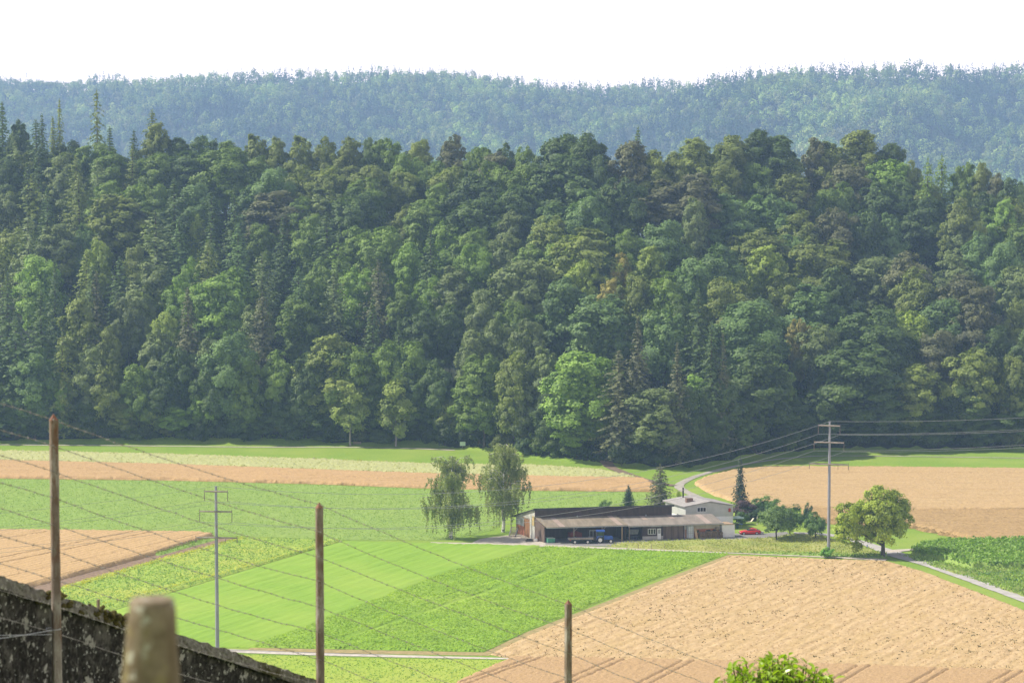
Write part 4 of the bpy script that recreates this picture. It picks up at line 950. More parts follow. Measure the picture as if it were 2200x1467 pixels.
box('roof', surf('tan_felt', (.33, .23, .15), (.42, .31, .21), 1.0), annex, 38.45, 41.3, -.05, 3.3, 2.75, 2.92)
box('door', GREYPANEL2, annex, 41.49, 41.54, 1.0, 1.9, 0, 2.0)

# things in and before the lean-to -------------------------------------
def wheel(name, c, axis, r, wd, parent, tm, rm, hub=.45):
    ax = np.asarray(axis, float); c = np.asarray(c, float)
    w = MB().lathe([(r * .55, -wd / 2), (r * .9, -wd / 2), (r, -wd * .36), (r, wd * .36), (r * .9, wd / 2), (r * .55, wd / 2)], c, ax, 22).build(name, tm, parent)
    MB().lathe([(r * .56, -wd * .52), (r * .52, -wd * .56), (r * .2, -wd * .40), (r * .12, -wd * .55), (r * .12, wd * .55), (r * .2, wd * .40), (r * .52, wd * .56), (r * .56, wd * .52)], c, ax, 18).build('rim', rm, w)
    return w
tf = frame_at(1291, 1167, R(2))
FAX = np.array((-math.sin(R(2)), math.cos(R(2)), 0))
tr = empty('tractor', tf(0, 0, 0), 'blue tractor with pale wheels parked under the open lean-to', 'tractor')
MB().prism([tf(.7, .45, .75), tf(2.55, .45, .75), tf(2.6, .45, 1.2), tf(2.45, .45, 1.42), tf(.7, .45, 1.6)], np.array(tf(0, .8, 0)) - np.array(tf(0, 0, 0))).build('bonnet', BLUE, tr)
mb = MB(); mb.box(-.6, 2.5, .6, 1.1, .55, .8, fr=tf); mb.build('chassis', STEELD, tr)
mb = MB()
for (u, v) in ((-.75, .2), (.65, .2), (-.75, 1.5), (.65, 1.5)): mb.tube([(u, v, .9), (u * .92, v, 2.45)], .05, 5, fr=tf)
mb.build('cab_frame', STEELD, tr)
box('cab_roof', BLUE, tr, -.95, .85, .05, 1.65, 2.45, 2.66, f=tf)
box('cab_glass', GLASS, tr, -.7, .6, .28, 1.42, 1.5, 2.42, f=tf)
box('seat_box', STEELD, tr, -.6, .5, .4, 1.3, .8, 1.45, f=tf)
mb = MB()
for v in (-.05, 1.45): mb.prism([tf(-.9, v, .9), tf(-.75, v, 1.5), tf(.35, v, 1.55), tf(.6, v, 1.2), tf(.35, v, 1.42), tf(-.65, v, 1.38)], np.array(tf(0, .4, 0)) - np.array(tf(0, 0, 0)))
mb.build('mudguard', BLUE, tr)
MB().tube([tf(1.6, .7, 1.45), tf(1.6, .7, 2.35)], .05, 6).build('exhaust', BLACK, tr)
for v in (.0, 1.7):
    wheel('rear_wheel', tf(-.15, v, .74), FAX, .74, .42, tr, TYRE, RIMW)
    wheel('front_wheel', tf(2.1, v + .05, .46), FAX, .46, .3, tr, TYRE, RIMW)
ff = frame_at(1221, 1168.5, R(3))
tl = empty('flatbed_trailer', ff(2.7, 1, 0), 'flat grey farm trailer standing left of the blue tractor', 'trailer')
box('bed', GALV, tl, 0, 5.3, 0, 2.0, .95, 1.12, f=ff)
box('side_rail', TIMBER, tl, 0, 5.3, -.05, .0, 1.0, 1.3, f=ff)
box('chassis', STEELD, tl, .4, 6.4, .8, 1.2, .62, .94, f=ff)
for u in (1.4, 4.1):
    for v in (.12, 1.88): wheel('wheel', ff(u, v, .42), FAX, .42, .26, tl, TYRE, RIMW)
box('rear_lamp', REDP, tl, .3, .55, -.08, -.05, .72, .92, f=ff)
mb = MB(); rf = frame_at(1267, 1164, R(3))
rk = empty('hay_rack', rf(1, 0, 0), 'grey frame wagon with uprights parked behind the trailer', 'wagon')
box('deck', TIMBER, rk, -.2, 2.2, 0, 1.6, .8, .95, f=rf)
for u in (0, .7, 1.4, 2.0):
    MB().tube([rf(u, 0, .95), rf(u, 0, 2.4)], .05, 5).build('upright', GALV, rk)
box('top_rail', GALV, rk, -.1, 2.1, -.05, .05, 2.4, 2.52, f=rf)
for u in (.3, 1.7): wheel('wheel', rf(u, .1, .38), FAX, .38, .22, rk, TYRE, RIMG)
gb = empty('green_bin', fr(.9, .2, 0), 'green metal bin at the left corner of the open shed', 'bin')
mb = MB(); mb.box(.5, 2.05, -.45, .55, .12, 1.05, fr=fr); mb.build('tub', GREENP, gb)
mb = MB(); mb.box(.45, 2.1, -.5, -.44, .98, 1.1, fr=fr); mb.box(.45, 2.1, .54, .60, .98, 1.1, fr=fr); mb.box(.55, .7, -.4, .5, 0, .12, fr=fr); mb.box(1.85, 2.0, -.4, .5, 0, .12, fr=fr); mb.build('rim', GALV, gb)
im = empty('seed_drill', fr(19.4, .8, 0), 'dark implement with hopper in the narrow open bay', 'farm machine')
MB().prism([fr(18.6, .5, 1.2), fr(20.4, .5, 1.2), fr(20.7, .5, 2.2), fr(18.4, .5, 2.2)], np.array(fr(0, 1.1, 0)) - np.array(fr(0, 0, 0))).build('hopper', surf('dull_grey_paint', (.10, .11, .11), (.17, .18, .18), 2.0), im)
mb = MB(); mb.box(18.5, 20.6, .5, 1.5, .7, .85, fr=fr)
for u in (18.7, 19.2, 19.7, 20.2): mb.tube([(u, .6, .85), (u, .3, .15)], .05, 5, fr=fr)
mb.build('frame', STEELD, im)
for u in (18.55, 20.5): wheel('wheel', fr(u, .9, .45), (UX, UY, 0), .45, .2, im, TYRE, RIMG)
# red machine deep in the shed
DULLRED = surf('dull_red_paint', (.13, .028, .024), (.19, .045, .035), 2.0)
rm = empty('baler', fr(8, 3, 0), 'dull red machine standing deep in the shed behind the trailer', 'farm machine')
mb = MB(); mb.prism([fr(6.6, 2.6, .6), fr(9.2, 2.6, .6), fr(9.2, 2.6, 1.5), fr(8.2, 2.6, 1.9), fr(6.6, 2.6, 1.7)], np.array(fr(0, 1.3, 0)) - np.array(fr(0, 0, 0))); mb.build('housing', DULLRED, rm)
for v in (2.55, 3.95): wheel('wheel', fr(7.6, v, .45), FAX, .45, .25, rm, TYRE, RIMG)
tk = empty('liquid_tank', fr(31.5, -.2, 0), 'white plastic tank in a grey wire cage by the barn wall', 'tank')
box('bottle', surf('milky_plastic', (.50, .56, .62), (.62, .67, .72), 1.0, rough=.4), tk, 31.0, 32.1, -.55, .35, .15, 2.75)
mb = MB()
for z in (.2, .7, 1.2, 1.7, 2.2, 2.75): mb.box(30.95, 32.15, -.62, -.57, z, z + .06, fr=fr)
for u in (30.95, 31.35, 31.75, 32.1): mb.box(u, u + .06, -.68, -.63, .1, 2.8, fr=fr)
mb.build('cage', GALV, tk); box('pallet', TIMBER, tk, 30.9, 32.2, -.65, .4, 0, .13)
pk = MB().hexa; mb = MB(); mb.hexa([fr(32.6, -.7, 0), fr(33.1, -.7, 0), fr(33.1, -.62, 0), fr(32.6, -.62, 0), fr(32.55, .25, 2.3), fr(33.05, .25, 2.3), fr(33.05, .33, 2.3), fr(32.55, .33, 2.3)])
tag(mb.build('plank', FRESH), 'pale wooden plank leaning against the brick wall by the wire-caged tank', 'plank')
srg = np.random.default_rng(3)
LOG = surf('split_logs', (.13, .085, .055), (.34, .25, .16), 3.0, bstr=.6)
stack_lab = ['firewood stack beside the leaning plank, leftmost of four', 'firewood stack under the left vent window, second from left', 'pale firewood stack, third of four along the brick wall', 'low firewood stack next to the white shed']
for i, (u0, u1, h) in enumerate(((33.6, 35.0, 1.35), (35.1, 36.2, 1.5), (36.3, 37.4, 1.45), (37.5, 38.5, 1.25))):
    st = empty('firewood_stack', fr((u0 + u1) / 2, -.2, 0), stack_lab[i], 'firewood', 'firewood stacks along the barn wall')
    mb = MB()
    for uu in np.arange(u0 + .1, u1, .2):
        for zz in np.arange(.22, h, .2):
            j = srg.normal(0, .02, 3); rr = .1 * srg.uniform(.8, 1.1)
            mb.tube([(uu + j[0], -.75 + j[1], zz + j[2]), (uu + j[0], .3, zz + j[2])], rr, 6, fr=fr)
    mb.build('logs', LOG, st)
    mb = MB(); mb.box(u0, u1, -.7, .25, 0, .12, fr=fr); mb.box(u0 - .04, u0 + .03, -.5, .2, 0, h + .1, fr=fr); mb.box(u1 - .03, u1 + .04, -.5, .2, 0, h + .1, fr=fr); mb.build('rack', TIMBER, st)
mb = MB(); mb.box(37.2, 38.2, -.2, .35, 1.75, 2.0, fr=fr); mb.box(37.3, 38.0, -.15, .3, 2.02, 2.25, fr=fr)
sh = tag(mb.build('board_pile', TIMBER), 'short weathered boards on brackets above the firewood', 'boards')
mb = MB(); mb.box(37.25, 37.35, -.2, .45, 1.6, 1.74, fr=fr); mb.box(38.0, 38.1, -.2, .45, 1.6, 1.74, fr=fr); mb.build('bracket', STEELD, sh)
# by the gable
pf = frame_at(1092, 1152, R(-28))
pl = empty('leaning_rack', pf(0, 0, 0), 'grey slatted drawbar rack leaning beside the barn gable', 'rack')
for s in (0, 1.55):
    mb = MB(); mb.hexa([pf(s, 0, 0), pf(s + .22, 0, 0), pf(s + .22, .2, 0), pf(s, .2, 0), pf(s, 1.2, 1.9), pf(s + .22, 1.2, 1.9), pf(s + .22, 1.4, 1.9), pf(s, 1.4, 1.9)]); mb.build('side_beam', STEELD, pl)
mb = MB()
for t in np.linspace(.08, .95, 7):
    y, z = 1.2 * t, 1.9 * t; mb.box(.2, 1.57, y - .05, y + .1, z, z + .14, fr=pf)
mb.build('slats', TIMBER, pl)
qf = frame_at(1143, 1163, R(10))
bx_ = MB(); bx_.lathe([(.28, 0), (.33, .15), (.33, .5), (.27, .62)], qf(.9, 0, .0), (0, 0, 1), 14)
tag(bx_.build('milk_churn', WHITEP, smooth=True), 'small white barrel on the ground at the lean-to corner', 'barrel')
mb = MB(); mb.lathe([(.30, 0), (.36, .18), (.3, .4), (.16, .55)], qf(1.2, .6, 0), (0, 0, 1), 12); mb.lathe([(.2, .55), (.24, .7), (.1, .95)], qf(1.2, .6, 0), (0, 0, 1), 12)
tag(mb.build('clay_pot', surf('terracotta', (.35, .19, .13), (.46, .28, .2), 3.0), smooth=True), 'terracotta coloured pot standing behind the white barrel', 'pot')
mb = MB(); mb.box(-1.3, .3, -.2, .5, 0, .35, fr=qf); mb.box(-1.1, .0, -.1, .4, .36, .6, fr=qf); mb.tube([(-1.5, .1, .2), (.5, .1, .55)], .06, 6, fr=qf)
tag(mb.build('scrap_heap', STEELD), 'low heap of dark metal scrap before the gable wall', 'scrap')

# red car --------------------------------------------------------------
cf = frame_at(1611, 1147.5, R(3))
car = empty('parked_car', cf(0, 0, 0), 'bright red low coupe parked in the yard right of the farmhouse', 'car')
def loft(stations, name, mat, parent, smooth=True):
    V = []; F = []; k = None
    for ring in stations:
        k = len(ring); V += [cf(*p) for p in ring]
    for i in range(len(stations) - 1):
        for j in range(k): F.append((i * k + j, i * k + (j + 1) % k, (i + 1) * k + (j + 1) % k, (i + 1) * k + j))
    F += [tuple(range(k)), tuple((len(stations) - 1) * k + j for j in range(k - 1, -1, -1))]
    mb = MB(); mb.add(V, F); return mb.build(name, mat, parent, smooth)
def ring(x, hw, zb, zm, zt): return [(x, -hw * .92, zb), (x, -hw, zm), (x, -hw * .93, zt * .96), (x, -hw * .70, zt), (x, hw * .70, zt), (x, hw * .93, zt * .96), (x, hw, zm), (x, hw * .92, zb)]
loft([ring(x, w, b, mm, t) for x, w, b, mm, t in ((-2.32, .62, .35, .45, .58), (-2.22, .82, .25, .5, .68), (-1.6, .93, .22, .55, .82), (-.7, .94, .22, .6, .93), (.2, .94, .22, .62, .96), (1.2, .95, .22, .65, .99), (1.9, .93, .25, .65, .97), (2.2, .84, .32, .6, .92), (2.28, .70, .4, .55, .8))], 'body', RED, car)
loft([ring(x, w, b, mm, t) for x, w, b, mm, t in ((-.72, .80, .86, .9, .93), (-.1, .76, .9, 1.05, 1.24), (.35, .70, .9, 1.08, 1.31), (.9, .68, .9, 1.08, 1.29), (1.45, .74, .9, 1.0, 1.12), (1.95, .78, .88, .92, .97))], 'windows', GLASS, car)
loft([ring(x, w, b, mm, t) for x, w, b, mm, t in ((-.12, .62, 1.22, 1.23, 1.27), (.35, .66, 1.27, 1.28, 1.345), (.9, .64, 1.25, 1.27, 1.325), (1.42, .66, 1.09, 1.11, 1.16))], 'roof', RED, car)
CAX = np.array((-math.sin(R(3)), math.cos(R(3)), 0))
for x in (-1.42, 1.38):
    for y in (-.84, .84): wheel('wheel', cf(x, y, .34), CAX, .34, .24, car, TYRE, RIMG)
for y in (-.62, .62): MB().box(-2.30, -2.1, y - .16, y + .16, .55, .68, fr=cf).build('headlight', WHITEP, car)
for y in (-.62, .62): MB().box(2.2, 2.30, y - .17, y + .17, .68, .80, fr=cf).build('rear_lamp', REDP, car)

# garden ----------------------------------------------------------------
gf = frame_at(1584, 1131, 0)
ps = empty('parasol', gf(0, 0, 0), 'pale green garden parasol beside the house wall', 'parasol')
MB().tube([gf(0, 0, 0), gf(0, 0, 2.3)], .035, 6).build('pole', GALV, ps)
MB().lathe([(1.5, 1.95), (1.52, 1.98), (.8, 2.22), (.05, 2.42)], gf(0, 0, 0), (0, 0, 1), 8).build('canopy', PARAS, ps)
tb = empty('garden_table', gf(.6, -.6, 0), 'garden table with blue cloth under the parasol', 'table')
MB().lathe([(.62, .70), (.62, .74)], gf(.6, -.7, 0), (0, 0, 1), 14).build('table_top', surf('blue_cloth', (.10, .20, .45), (.16, .28, .55), 1.0), tb)
mb = MB()
for a in range(4): mb.tube([gf(.6 + .4 * math.cos(a * 1.57 + .7), -.7 + .4 * math.sin(a * 1.57 + .7), 0), gf(.6 + .4 * math.cos(a * 1.57 + .7), -.7 + .4 * math.sin(a * 1.57 + .7), .7)], .03, 5)
mb.build('legs', GALV, tb)
wf = frame_at(1584, 1136, 0)
wb = empty('wheeled_bin', wf(0, 0, 0), 'dark green wheeled bin left of the red car', 'bin')
MB().prism([wf(-.28, 0, .1), wf(.28, 0, .1), wf(.33, 0, 1.0), wf(-.33, 0, 1.0)], (0, .6, 0)).build('bin_body', surf('dark_green_plastic', (.02, .06, .035), (.035, .09, .05), 2.0, rough=.5), wb)
MB().box(-.36, .36, -.06, .68, 1.0, 1.08, fr=wf).build('lid', STEELD, wb)
ch_f = frame_at(1611, 1124, R(20))
chs = empty('garden_chair', ch_f(0, 0, 0), 'cream reclining garden chair on the lawn before dark shrubs', 'chair')
CREAM = surf('cream_cloth', (.55, .52, .38), (.66, .62, .46), 2.0)
MB().hexa
mb = MB(); mb.hexa([ch_f(-.6, -.3, .32), ch_f(.35, -.3, .42), ch_f(.35, .3, .42), ch_f(-.6, .3, .32), ch_f(-.6, -.3, .38), ch_f(.35, -.3, .48), ch_f(.35, .3, .48), ch_f(-.6, .3, .38)]); mb.build('seat', CREAM, chs)
mb = MB(); mb.hexa([ch_f(.3, -.3, .44), ch_f(.36, -.3, .44), ch_f(.36, .3, .44), ch_f(.3, .3, .44), ch_f(.85, -.3, 1.15), ch_f(.92, -.3, 1.15), ch_f(.92, .3, 1.15), ch_f(.85, .3, 1.15)]); mb.build('backrest', CREAM, chs)
for (x, y) in ((-.5, -.27), (-.5, .27), (.4, -.27), (.4, .27)): MB().tube([ch_f(x, y, 0), ch_f(x, y, .4)], .025, 5).build('leg', GALV, chs)
sf = frame_at(1627, 1126, 0)
mb = MB(); mb.lathe([(.16, 0), (.16, .12), (.07, .2), (.07, 1.1), (.16, 1.2), (.12, 1.6), (.03, 1.75)], sf(0, 0, 0), (0, 0, 1), 10)
tag(mb.build('stone_lantern', GREYPANEL, smooth=True), 'slender grey garden pillar between chair and apple trees', 'pillar')
for i, (x, y, lb) in enumerate(((1637, 1148, 'grey stone tub right of the red car, nearest the apple trees'), (1621, 1143, 'grey stone tub behind the red car roof'))):
    q = W(x, y); mb = MB(); mb.lathe([(.30, 0), (.42, .55), (.42, .65), (.34, .65), (.3, .5)], q, (0, 0, 1), 12)
    t_ = tag(mb.build('stone_tub', CONC, smooth=True), lb, 'flower tub')

# hydrants, benches, signs at the wood ----------------------------------------
def at_edge(px, py): 
    p = W(px, py); return (p[0], p[1], z_at(p[0], p[1]))
def bench(px, py, lb):
    o = at_edge(px, py); f = lambda u, v, w: (o[0] + u, o[1] + v, o[2] + w)
    b = empty('wooden_bench', o, lb, 'bench')
    MB().box(-1.1, 1.1, 0, .45, .42, .5, fr=f).build('seat', TIMBER, b); MB().box(-1.1, 1.1, .46, .54, .6, .98, fr=f).build('backrest', TIMBER, b)
    for s in (-.8, .8): MB().box(s - .06, s + .06, .03, .55, -.1, .42, fr=f).build('leg', CONC, b)
bench(767, 957, 'grey wooden bench by the edge path near a narrow young tree')
def board(px, py, w, h, z, lb, mat, cat='sign', name='signpost'):
    o = at_edge(px, py); f = lambda u, v, q: (o[0] + u, o[1] + v, o[2] + q)
    b = empty(name, o, lb, cat)
    MB().box(-w / 2, w / 2, -.04, .04, z, z + h, fr=f).build('sign_panel', mat, b); MB().tube([f(0, .1, -.2), f(0, .1, z + h)], .06, 6).build('post', TIMBER, b)
board(846, 956, 1.0, .35, 1.25, 'low grey signpost beside the path at the wood edge', GALV)
board(887, 953, .7, .4, 2.0, 'taller brown signpost before the bushes at the wood edge', TIMBER)
board(994, 965, 1.5, 1.1, .9, 'white and green notice board where the wood edge bends', PARAS, 'notice board', 'notice_board')
o_ = W(1661, 1174)
bl = empty('blue_post', W(1863, 1177), 'small blue marker post on the verge left of the walnut tree', 'post')
q = W(1863, 1177); MB().tube([(q[0], q[1], 0), (q[0], q[1], .75)], .09, 8).build('stake', BLUE, bl); MB().tube([(q[0], q[1], .75), (q[0], q[1], .9)], .10, 8).build('cap', WHITEP, bl)
for i, x in enumerate((1347, 1371, 1399, 1428)):
    q = W(x, 1180 - (i % 2)); mb = MB(); mb.tube([(q[0], q[1], 0), (q[0] + .05, q[1], 1.15)], [.07, .05], 6)
    tag(mb.build('fence_stake', TIMBER), f"thin wooden stake in the rough grass before the barn, {ORD[i]} from left", 'stake', 'stakes in the rough grass')

# trees of the farm -------------------------------------------------------
def birch(seed, H, Wd, lean, base, strands, asym):
    rng = np.random.default_rng(seed); mb = MB(); P = []; Nn = []; S = []
    zs = np.linspace(-.4, H * .93, 9); pts = [np.array((lean * (max(z, 0) / H) ** 1.3 + .12 * math.sin(z), .1 * math.cos(z * .7), z)) for z in zs]
    mb.tube(pts, list(np.linspace(.36, .05, 9)), 8)
    def trunk(z): return np.array([np.interp(z, zs, [p[i] for p in pts]) for i in range(3)])
    for k in range(46):
        z0 = rng.uniform(base, H * .86); a = k * 2.4 + rng.normal(0, .4); f = (z0 - base) / (H - base)
        L = Wd * .5 * (1.12 - .62 * f) * rng.uniform(.45, 1.15) * (1 + asym * math.cos(a))
        s = trunk(z0); dirv = np.array((math.cos(a), math.sin(a), 0))
        mid = s + dirv * L * .5 + np.array((0, 0, L * .55)); end = s + dirv * L + np.array((0, 0, L * .5 + rng.uniform(-.6, .5)))
        end[2] = min(end[2], H - 1.2); mid[2] = min(mid[2], H - .9)
        mb.tube([s, mid, end], [.09 * (1 - .5 * f), .055, .02], 5, caps=False)
        for j in range(strands):
            t = rng.uniform(.12, 1.08); c = (1 - t) ** 2 * s + 2 * t * (1 - t) * mid + t * t * end + rng.normal(0, .35, 3)
            ln = rng.uniform(.9, 2.7) * (1.4 - .75 * f) * (1.7 if rng.random() < .16 and f < .35 else 1); n = int(ln * 15)
            tt = rng.uniform(0, 1, n); sw = rng.normal(0, .16, 2) * ln
            P.append(c + np.stack([sw[0] * tt + rng.normal(0, .10, n), sw[1] * tt + rng.normal(0, .10, n), -ln * tt], 1)); Nn.append(rng.normal(size=(n, 3)) * np.array((1, 1, .6)) + np.array((0, 0, .35))); S.append(.32 * rng.uniform(.7, 1.3, n))
    cm = crown_mesh('birch_crown', np.concatenate(P), np.concatenate(Nn), np.concatenate(S), rng, .65); cm.materials.append(BIRCHLEAF)
    tm = bpy.data.meshes.new('trunk'); tm.from_pydata(mb.v, [], mb.f); tm.materials.append(BIRCH_BARK)
    return cm, tm, H, Wd
def solo(name, pr, px, py, H, Wd, col, label, cat, rot=0.0, group=None):
    p = W(px, py); plant(name, pr, (p[0], p[1], z_at(p[0], p[1]) - .05), Wd / pr[3], H / pr[2], rot, col, label, cat, group)
BCOL = (.28, .34, .15)
solo('birch_tree', birch(77, 18.6, 10.6, .4, 4.0, 23, .0), 968, 1157, 18.9, 11.6, BCOL, 'weeping birch with flat-topped crown, left one of the pair by the barn', 'birch', 0)
solo('birch_tree', birch(72, 20.2, 11, .3, 4.4, 23, .0), 1081, 1143, 20.6, 12, (.29, .35, .155), 'taller weeping birch beside the barn gable, right one of the pair', 'birch', 0)
def two_crowns(a, b, off):        # a main crown and a lower one on a side limb, one mesh
    A = np.array([v.co[:] for v in a[0].vertices]); B = np.array([v.co[:] for v in b[0].vertices]) + np.array(off)
    V = np.concatenate([A, B]); cm = np_mesh('walnut_crown', V, np.arange(len(V)).reshape(-1, 4))
    mb = MB(); mb.v = [tuple(v.co) for v in a[1].vertices]; mb.f = [tuple(p.vertices) for p in a[1].polygons]
    mb.tube([(0, 0, 2.4), (off[0] * .45, off[1] * .4, 4.0), (off[0] * .9, off[1], 6.5), (off[0], off[1], 9.5)], [.26, .2, .14, .05], 7)
    tm = bpy.data.meshes.new('trunk'); tm.from_pydata(mb.v, [], mb.f)
    return cm, tm, 14.0, 16.0
WAL = add_mat(two_crowns(broadleaf(81, H=14, Wd=11, base=2.6, nl=20, nc=12, nleaf=75, ls=.42, top=.40, clump=1.05, irregular=.3, r0=.42, gap=.4), broadleaf(83, H=11, Wd=6.4, base=.2, nl=12, nc=9, nleaf=60, ls=.40, top=.45, clump=1.5, irregular=.35, r0=.05, gap=.5), (-6.9, -.6, .9)), LEAF, BARK)
solo('walnut_tree', WAL, 1897, 1196, 14.3, 16.0, (.31, .41, .06), 'broad fresh green walnut tree by the lane fork right of the pole', 'walnut tree', 0)
APP = [add_mat(broadleaf(84 + i, H=6.5, Wd=8, base=1.7, nl=13, nc=11, nleaf=62, ls=.30, top=.5, clump=1.05, irregular=.2, r0=.17, gap=.3), LEAF, BARK) for i in range(3)]
solo('apple_tree', APP[0], 1668, 1160, 6.4, 8.0, (0.184, 0.288, 0.104), 'large grey-green apple tree, leftmost of three by the yard', 'apple tree', 1.0)
solo('apple_tree', APP[1], 1697, 1150, 5.7, 6.6, (0.120, 0.216, 0.080), 'darker apple tree half hidden behind the largest one', 'apple tree', 2.0)
solo('apple_tree', APP[2], 1752, 1160, 5.0, 4.7, (0.144, 0.256, 0.088), 'small round apple tree standing nearest the tall power pole', 'apple tree', 3.0)
CON = [add_mat(conifer(90 + i, H=12, Wd=w, base=.4, step=.45, nb=11, droop=d, ls=.42, power=p, ragged=.22, dens=30, hang=.3, r0=.16), NEEDLE, BARK) for i, (w, d, p) in enumerate(((3.8, .55, .75), (5.4, .15, .85), (6.0, .35, .55)))]
solo('spruce_tree', CON[0], 1590, 1090, 11.8, 4.4, (.055, .085, .05), 'slim dark spruce standing alone behind the purple shrub', 'spruce')
solo('spruce_tree', CON[1], 1350, 1093, 5.6, 4.6, (.035, .075, .045), 'small dark fir peeping over the middle of the barn roof', 'fir')
solo('cedar_tree', CON[2], 1418, 1092, 10.2, 7.2, (.135, .15, .075), 'pale ragged grey-green conifer behind the barn beside the house', 'conifer')
for (px, py, H, Wd, col, nm, lb) in (
    (1598, 1115, 4.0, 5.2, (.060, .040, .050), 'shrub', 'dark purple shrub behind the farmhouse corner'),
    (1632, 1113, 3.8, 5.0, (.05, .10, .035), 'shrub', 'dark green shrub right of the purple shrub'),
    (1648, 1112, 4.4, 4.6, (.08, .15, .04), 'shrub', 'bright green bush behind the cream garden chair'),
    (1592, 1126, 2.6, 3.0, (.06, .11, .03), 'shrub', 'rounded clipped bush beside the parasol'),
    (1612, 1117, 2.8, 5.0, (.030, .052, .026), 'hedge', 'near black hedge behind the cream garden chair'),
    (1636, 1118, 2.6, 3.6, (.032, .06, .028), 'hedge', 'dark hedge end behind the grey garden pillar'),
    (1300, 1096, 2.2, 2.6, (.10, .17, .05), 'shrub', 'small light green bush peeping above the barn roof'),
    (1457, 1108, 5.3, 2.0, (.20, .26, .06), 'shrub', 'yellow green bush in the gap between barn and house'),
    (1735, 1132, 4.8, 1.8, (.045, .085, .04), 'shrub', 'slim dark columnar bush behind the apple trees'),
    (1777, 1198, 2.0, 2.6, (.10, .22, .035), 'shrub', 'dense green bush around the foot of the tall power pole')):
    solo(nm, PG[int(px) % 3], px, py, H, Wd, np.array(col) * 2.0, lb, nm)

# ---------------------------------------------------------------- power line
POLEM = surf('pole_timber', (.20, .19, .20), (.33, .32, .34), 2.0, (1, 1, .15), bstr=.3)
POLEB = surf('pole_blue_grey', (.20, .21, .25), (.29, .30, .35), 2.0, (1, 1, .15), bstr=.3)
INSUL = surf('brown_insulator', (.10, .07, .06), (.17, .13, .11), 4.0, rough=.35)
ARMM = surf('arm_timber', (.20, .17, .15), (.33, .29, .25), 2.0, (.3, 1, 1))
def power_pole(px, base_y, top_y, arms, lb, tilt, pm):
    if base_y > 1380: o = W(px, base_y)
    else: o = W(px, base_y)
    D = o[1]; topz = WD(px, top_y, D)[2]; k = FPX / D
    p = empty('power_pole', o, lb, 'power pole', 'poles of the power line')
    mb = MB(); mb.tube([(o[0], D, -.5), (o[0], D, topz * .6), (o[0], D, topz)], [.34, .28, .21], 12); mb.build('shaft', pm, p)
    pts = []
    ad = np.array((1, -tilt, 0)); ad /= np.linalg.norm(ad)
    for i, (ya, l, r, drop) in enumerate(arms):
        za = WD(px, ya, D)[2]; c = np.array((o[0], D - .28, za))
        a, b = c - ad * l / k, c + ad * r / k
        mb = MB(); mb.tube([a, c, b], [.13, .17, .13], 6); arm = mb.build('crossarm', ARMM, p)
        for e in (a, b):
            dz = drop / k
            m2 = MB(); m2.tube([e + np.array((0, 0, .35)), e - np.array((0, 0, dz))], .045, 5)
            for q in np.linspace(.35, .85, 4): m2.lathe([(.05, -.04), (.15, 0), (.05, .05)], e - np.array((0, 0, dz * q)), (0, 0, 1), 8)
            m2.build('insulator', INSUL, arm); pts.append(e - np.array((0, 0, dz)))
        if i == 2:
            e = c + ad * r * .45 / k; m2 = MB(); m2.tube([e, e - np.array((0, 0, drop / k))], .045, 5); m2.build('insulator', INSUL, arm)
    return np.array((o[0], D, topz)), pts
RT, RP = power_pole(1780, 1196, 905, [(914, 25, 22, 19), (950, 34, 31, 19), (997, 44, 41, 11)], 'tall three-armed power pole rising from a bush between the apple trees and walnut', .28, POLEB)
LT, LP = power_pole(467, 1396, 1044, [(1055, 25, 26, 21), (1098, 36, 35, 23), (1154, 45, 46, 11)], 'tall three-armed power pole in the bright green field at left', .1, POLEB)
WIREM = surf('aluminium_wire', (.34, .35, .37), (.46, .47, .49), 2.0, rough=.5, metal=.3)
WIRED = surf('weathered_wire', (.16, .165, .18), (.24, .245, .26), 2.0, rough=.5)
def span(a, b, sag, lb, grp, mat=WIREM, r=.032):
    t = np.linspace(0, 1, 33); P = a[None] * (1 - t)[:, None] + b[None] * t[:, None]; P[:, 2] -= 4 * sag * t * (1 - t)
    mb = MB(); mb.tube(list(P), r, 4)
    return tag(mb.build('power_cable', mat), lb, 'power cable', grp)
names = ['top', 'upper left', 'upper right', 'middle left', 'middle right']
RA = [RT] + RP[:4]; LA = [LT] + LP[:4]
for nm, a, b in zip(names, RA, LA): span(a, b, 6.4, f"cable passing before the barn between the {nm} arm ends of both power poles" if nm != 'top' else 'topmost cable passing before the barn between the tips of both power poles', 'cables between the two power poles')
off = np.array((165., 92., 6.))
for nm, a in zip(names, RA): span(a, a + off, 4.6, f"cable running right towards the wood from the {nm} arm of the right pole" if nm != 'top' else 'topmost cable running right towards the wood from the right pole tip', 'cables right of the tall pole')
off2 = np.array((-120., -88., 8.))
for nm, a in zip(names, LA): span(a, a + off2, 4.2, f"faint cable running left over the wheat from the {nm} arm of the left pole" if nm != 'top' else 'faint topmost cable running left over the wheat from the left pole tip', 'cables left of the left pole', WIRED, .022)

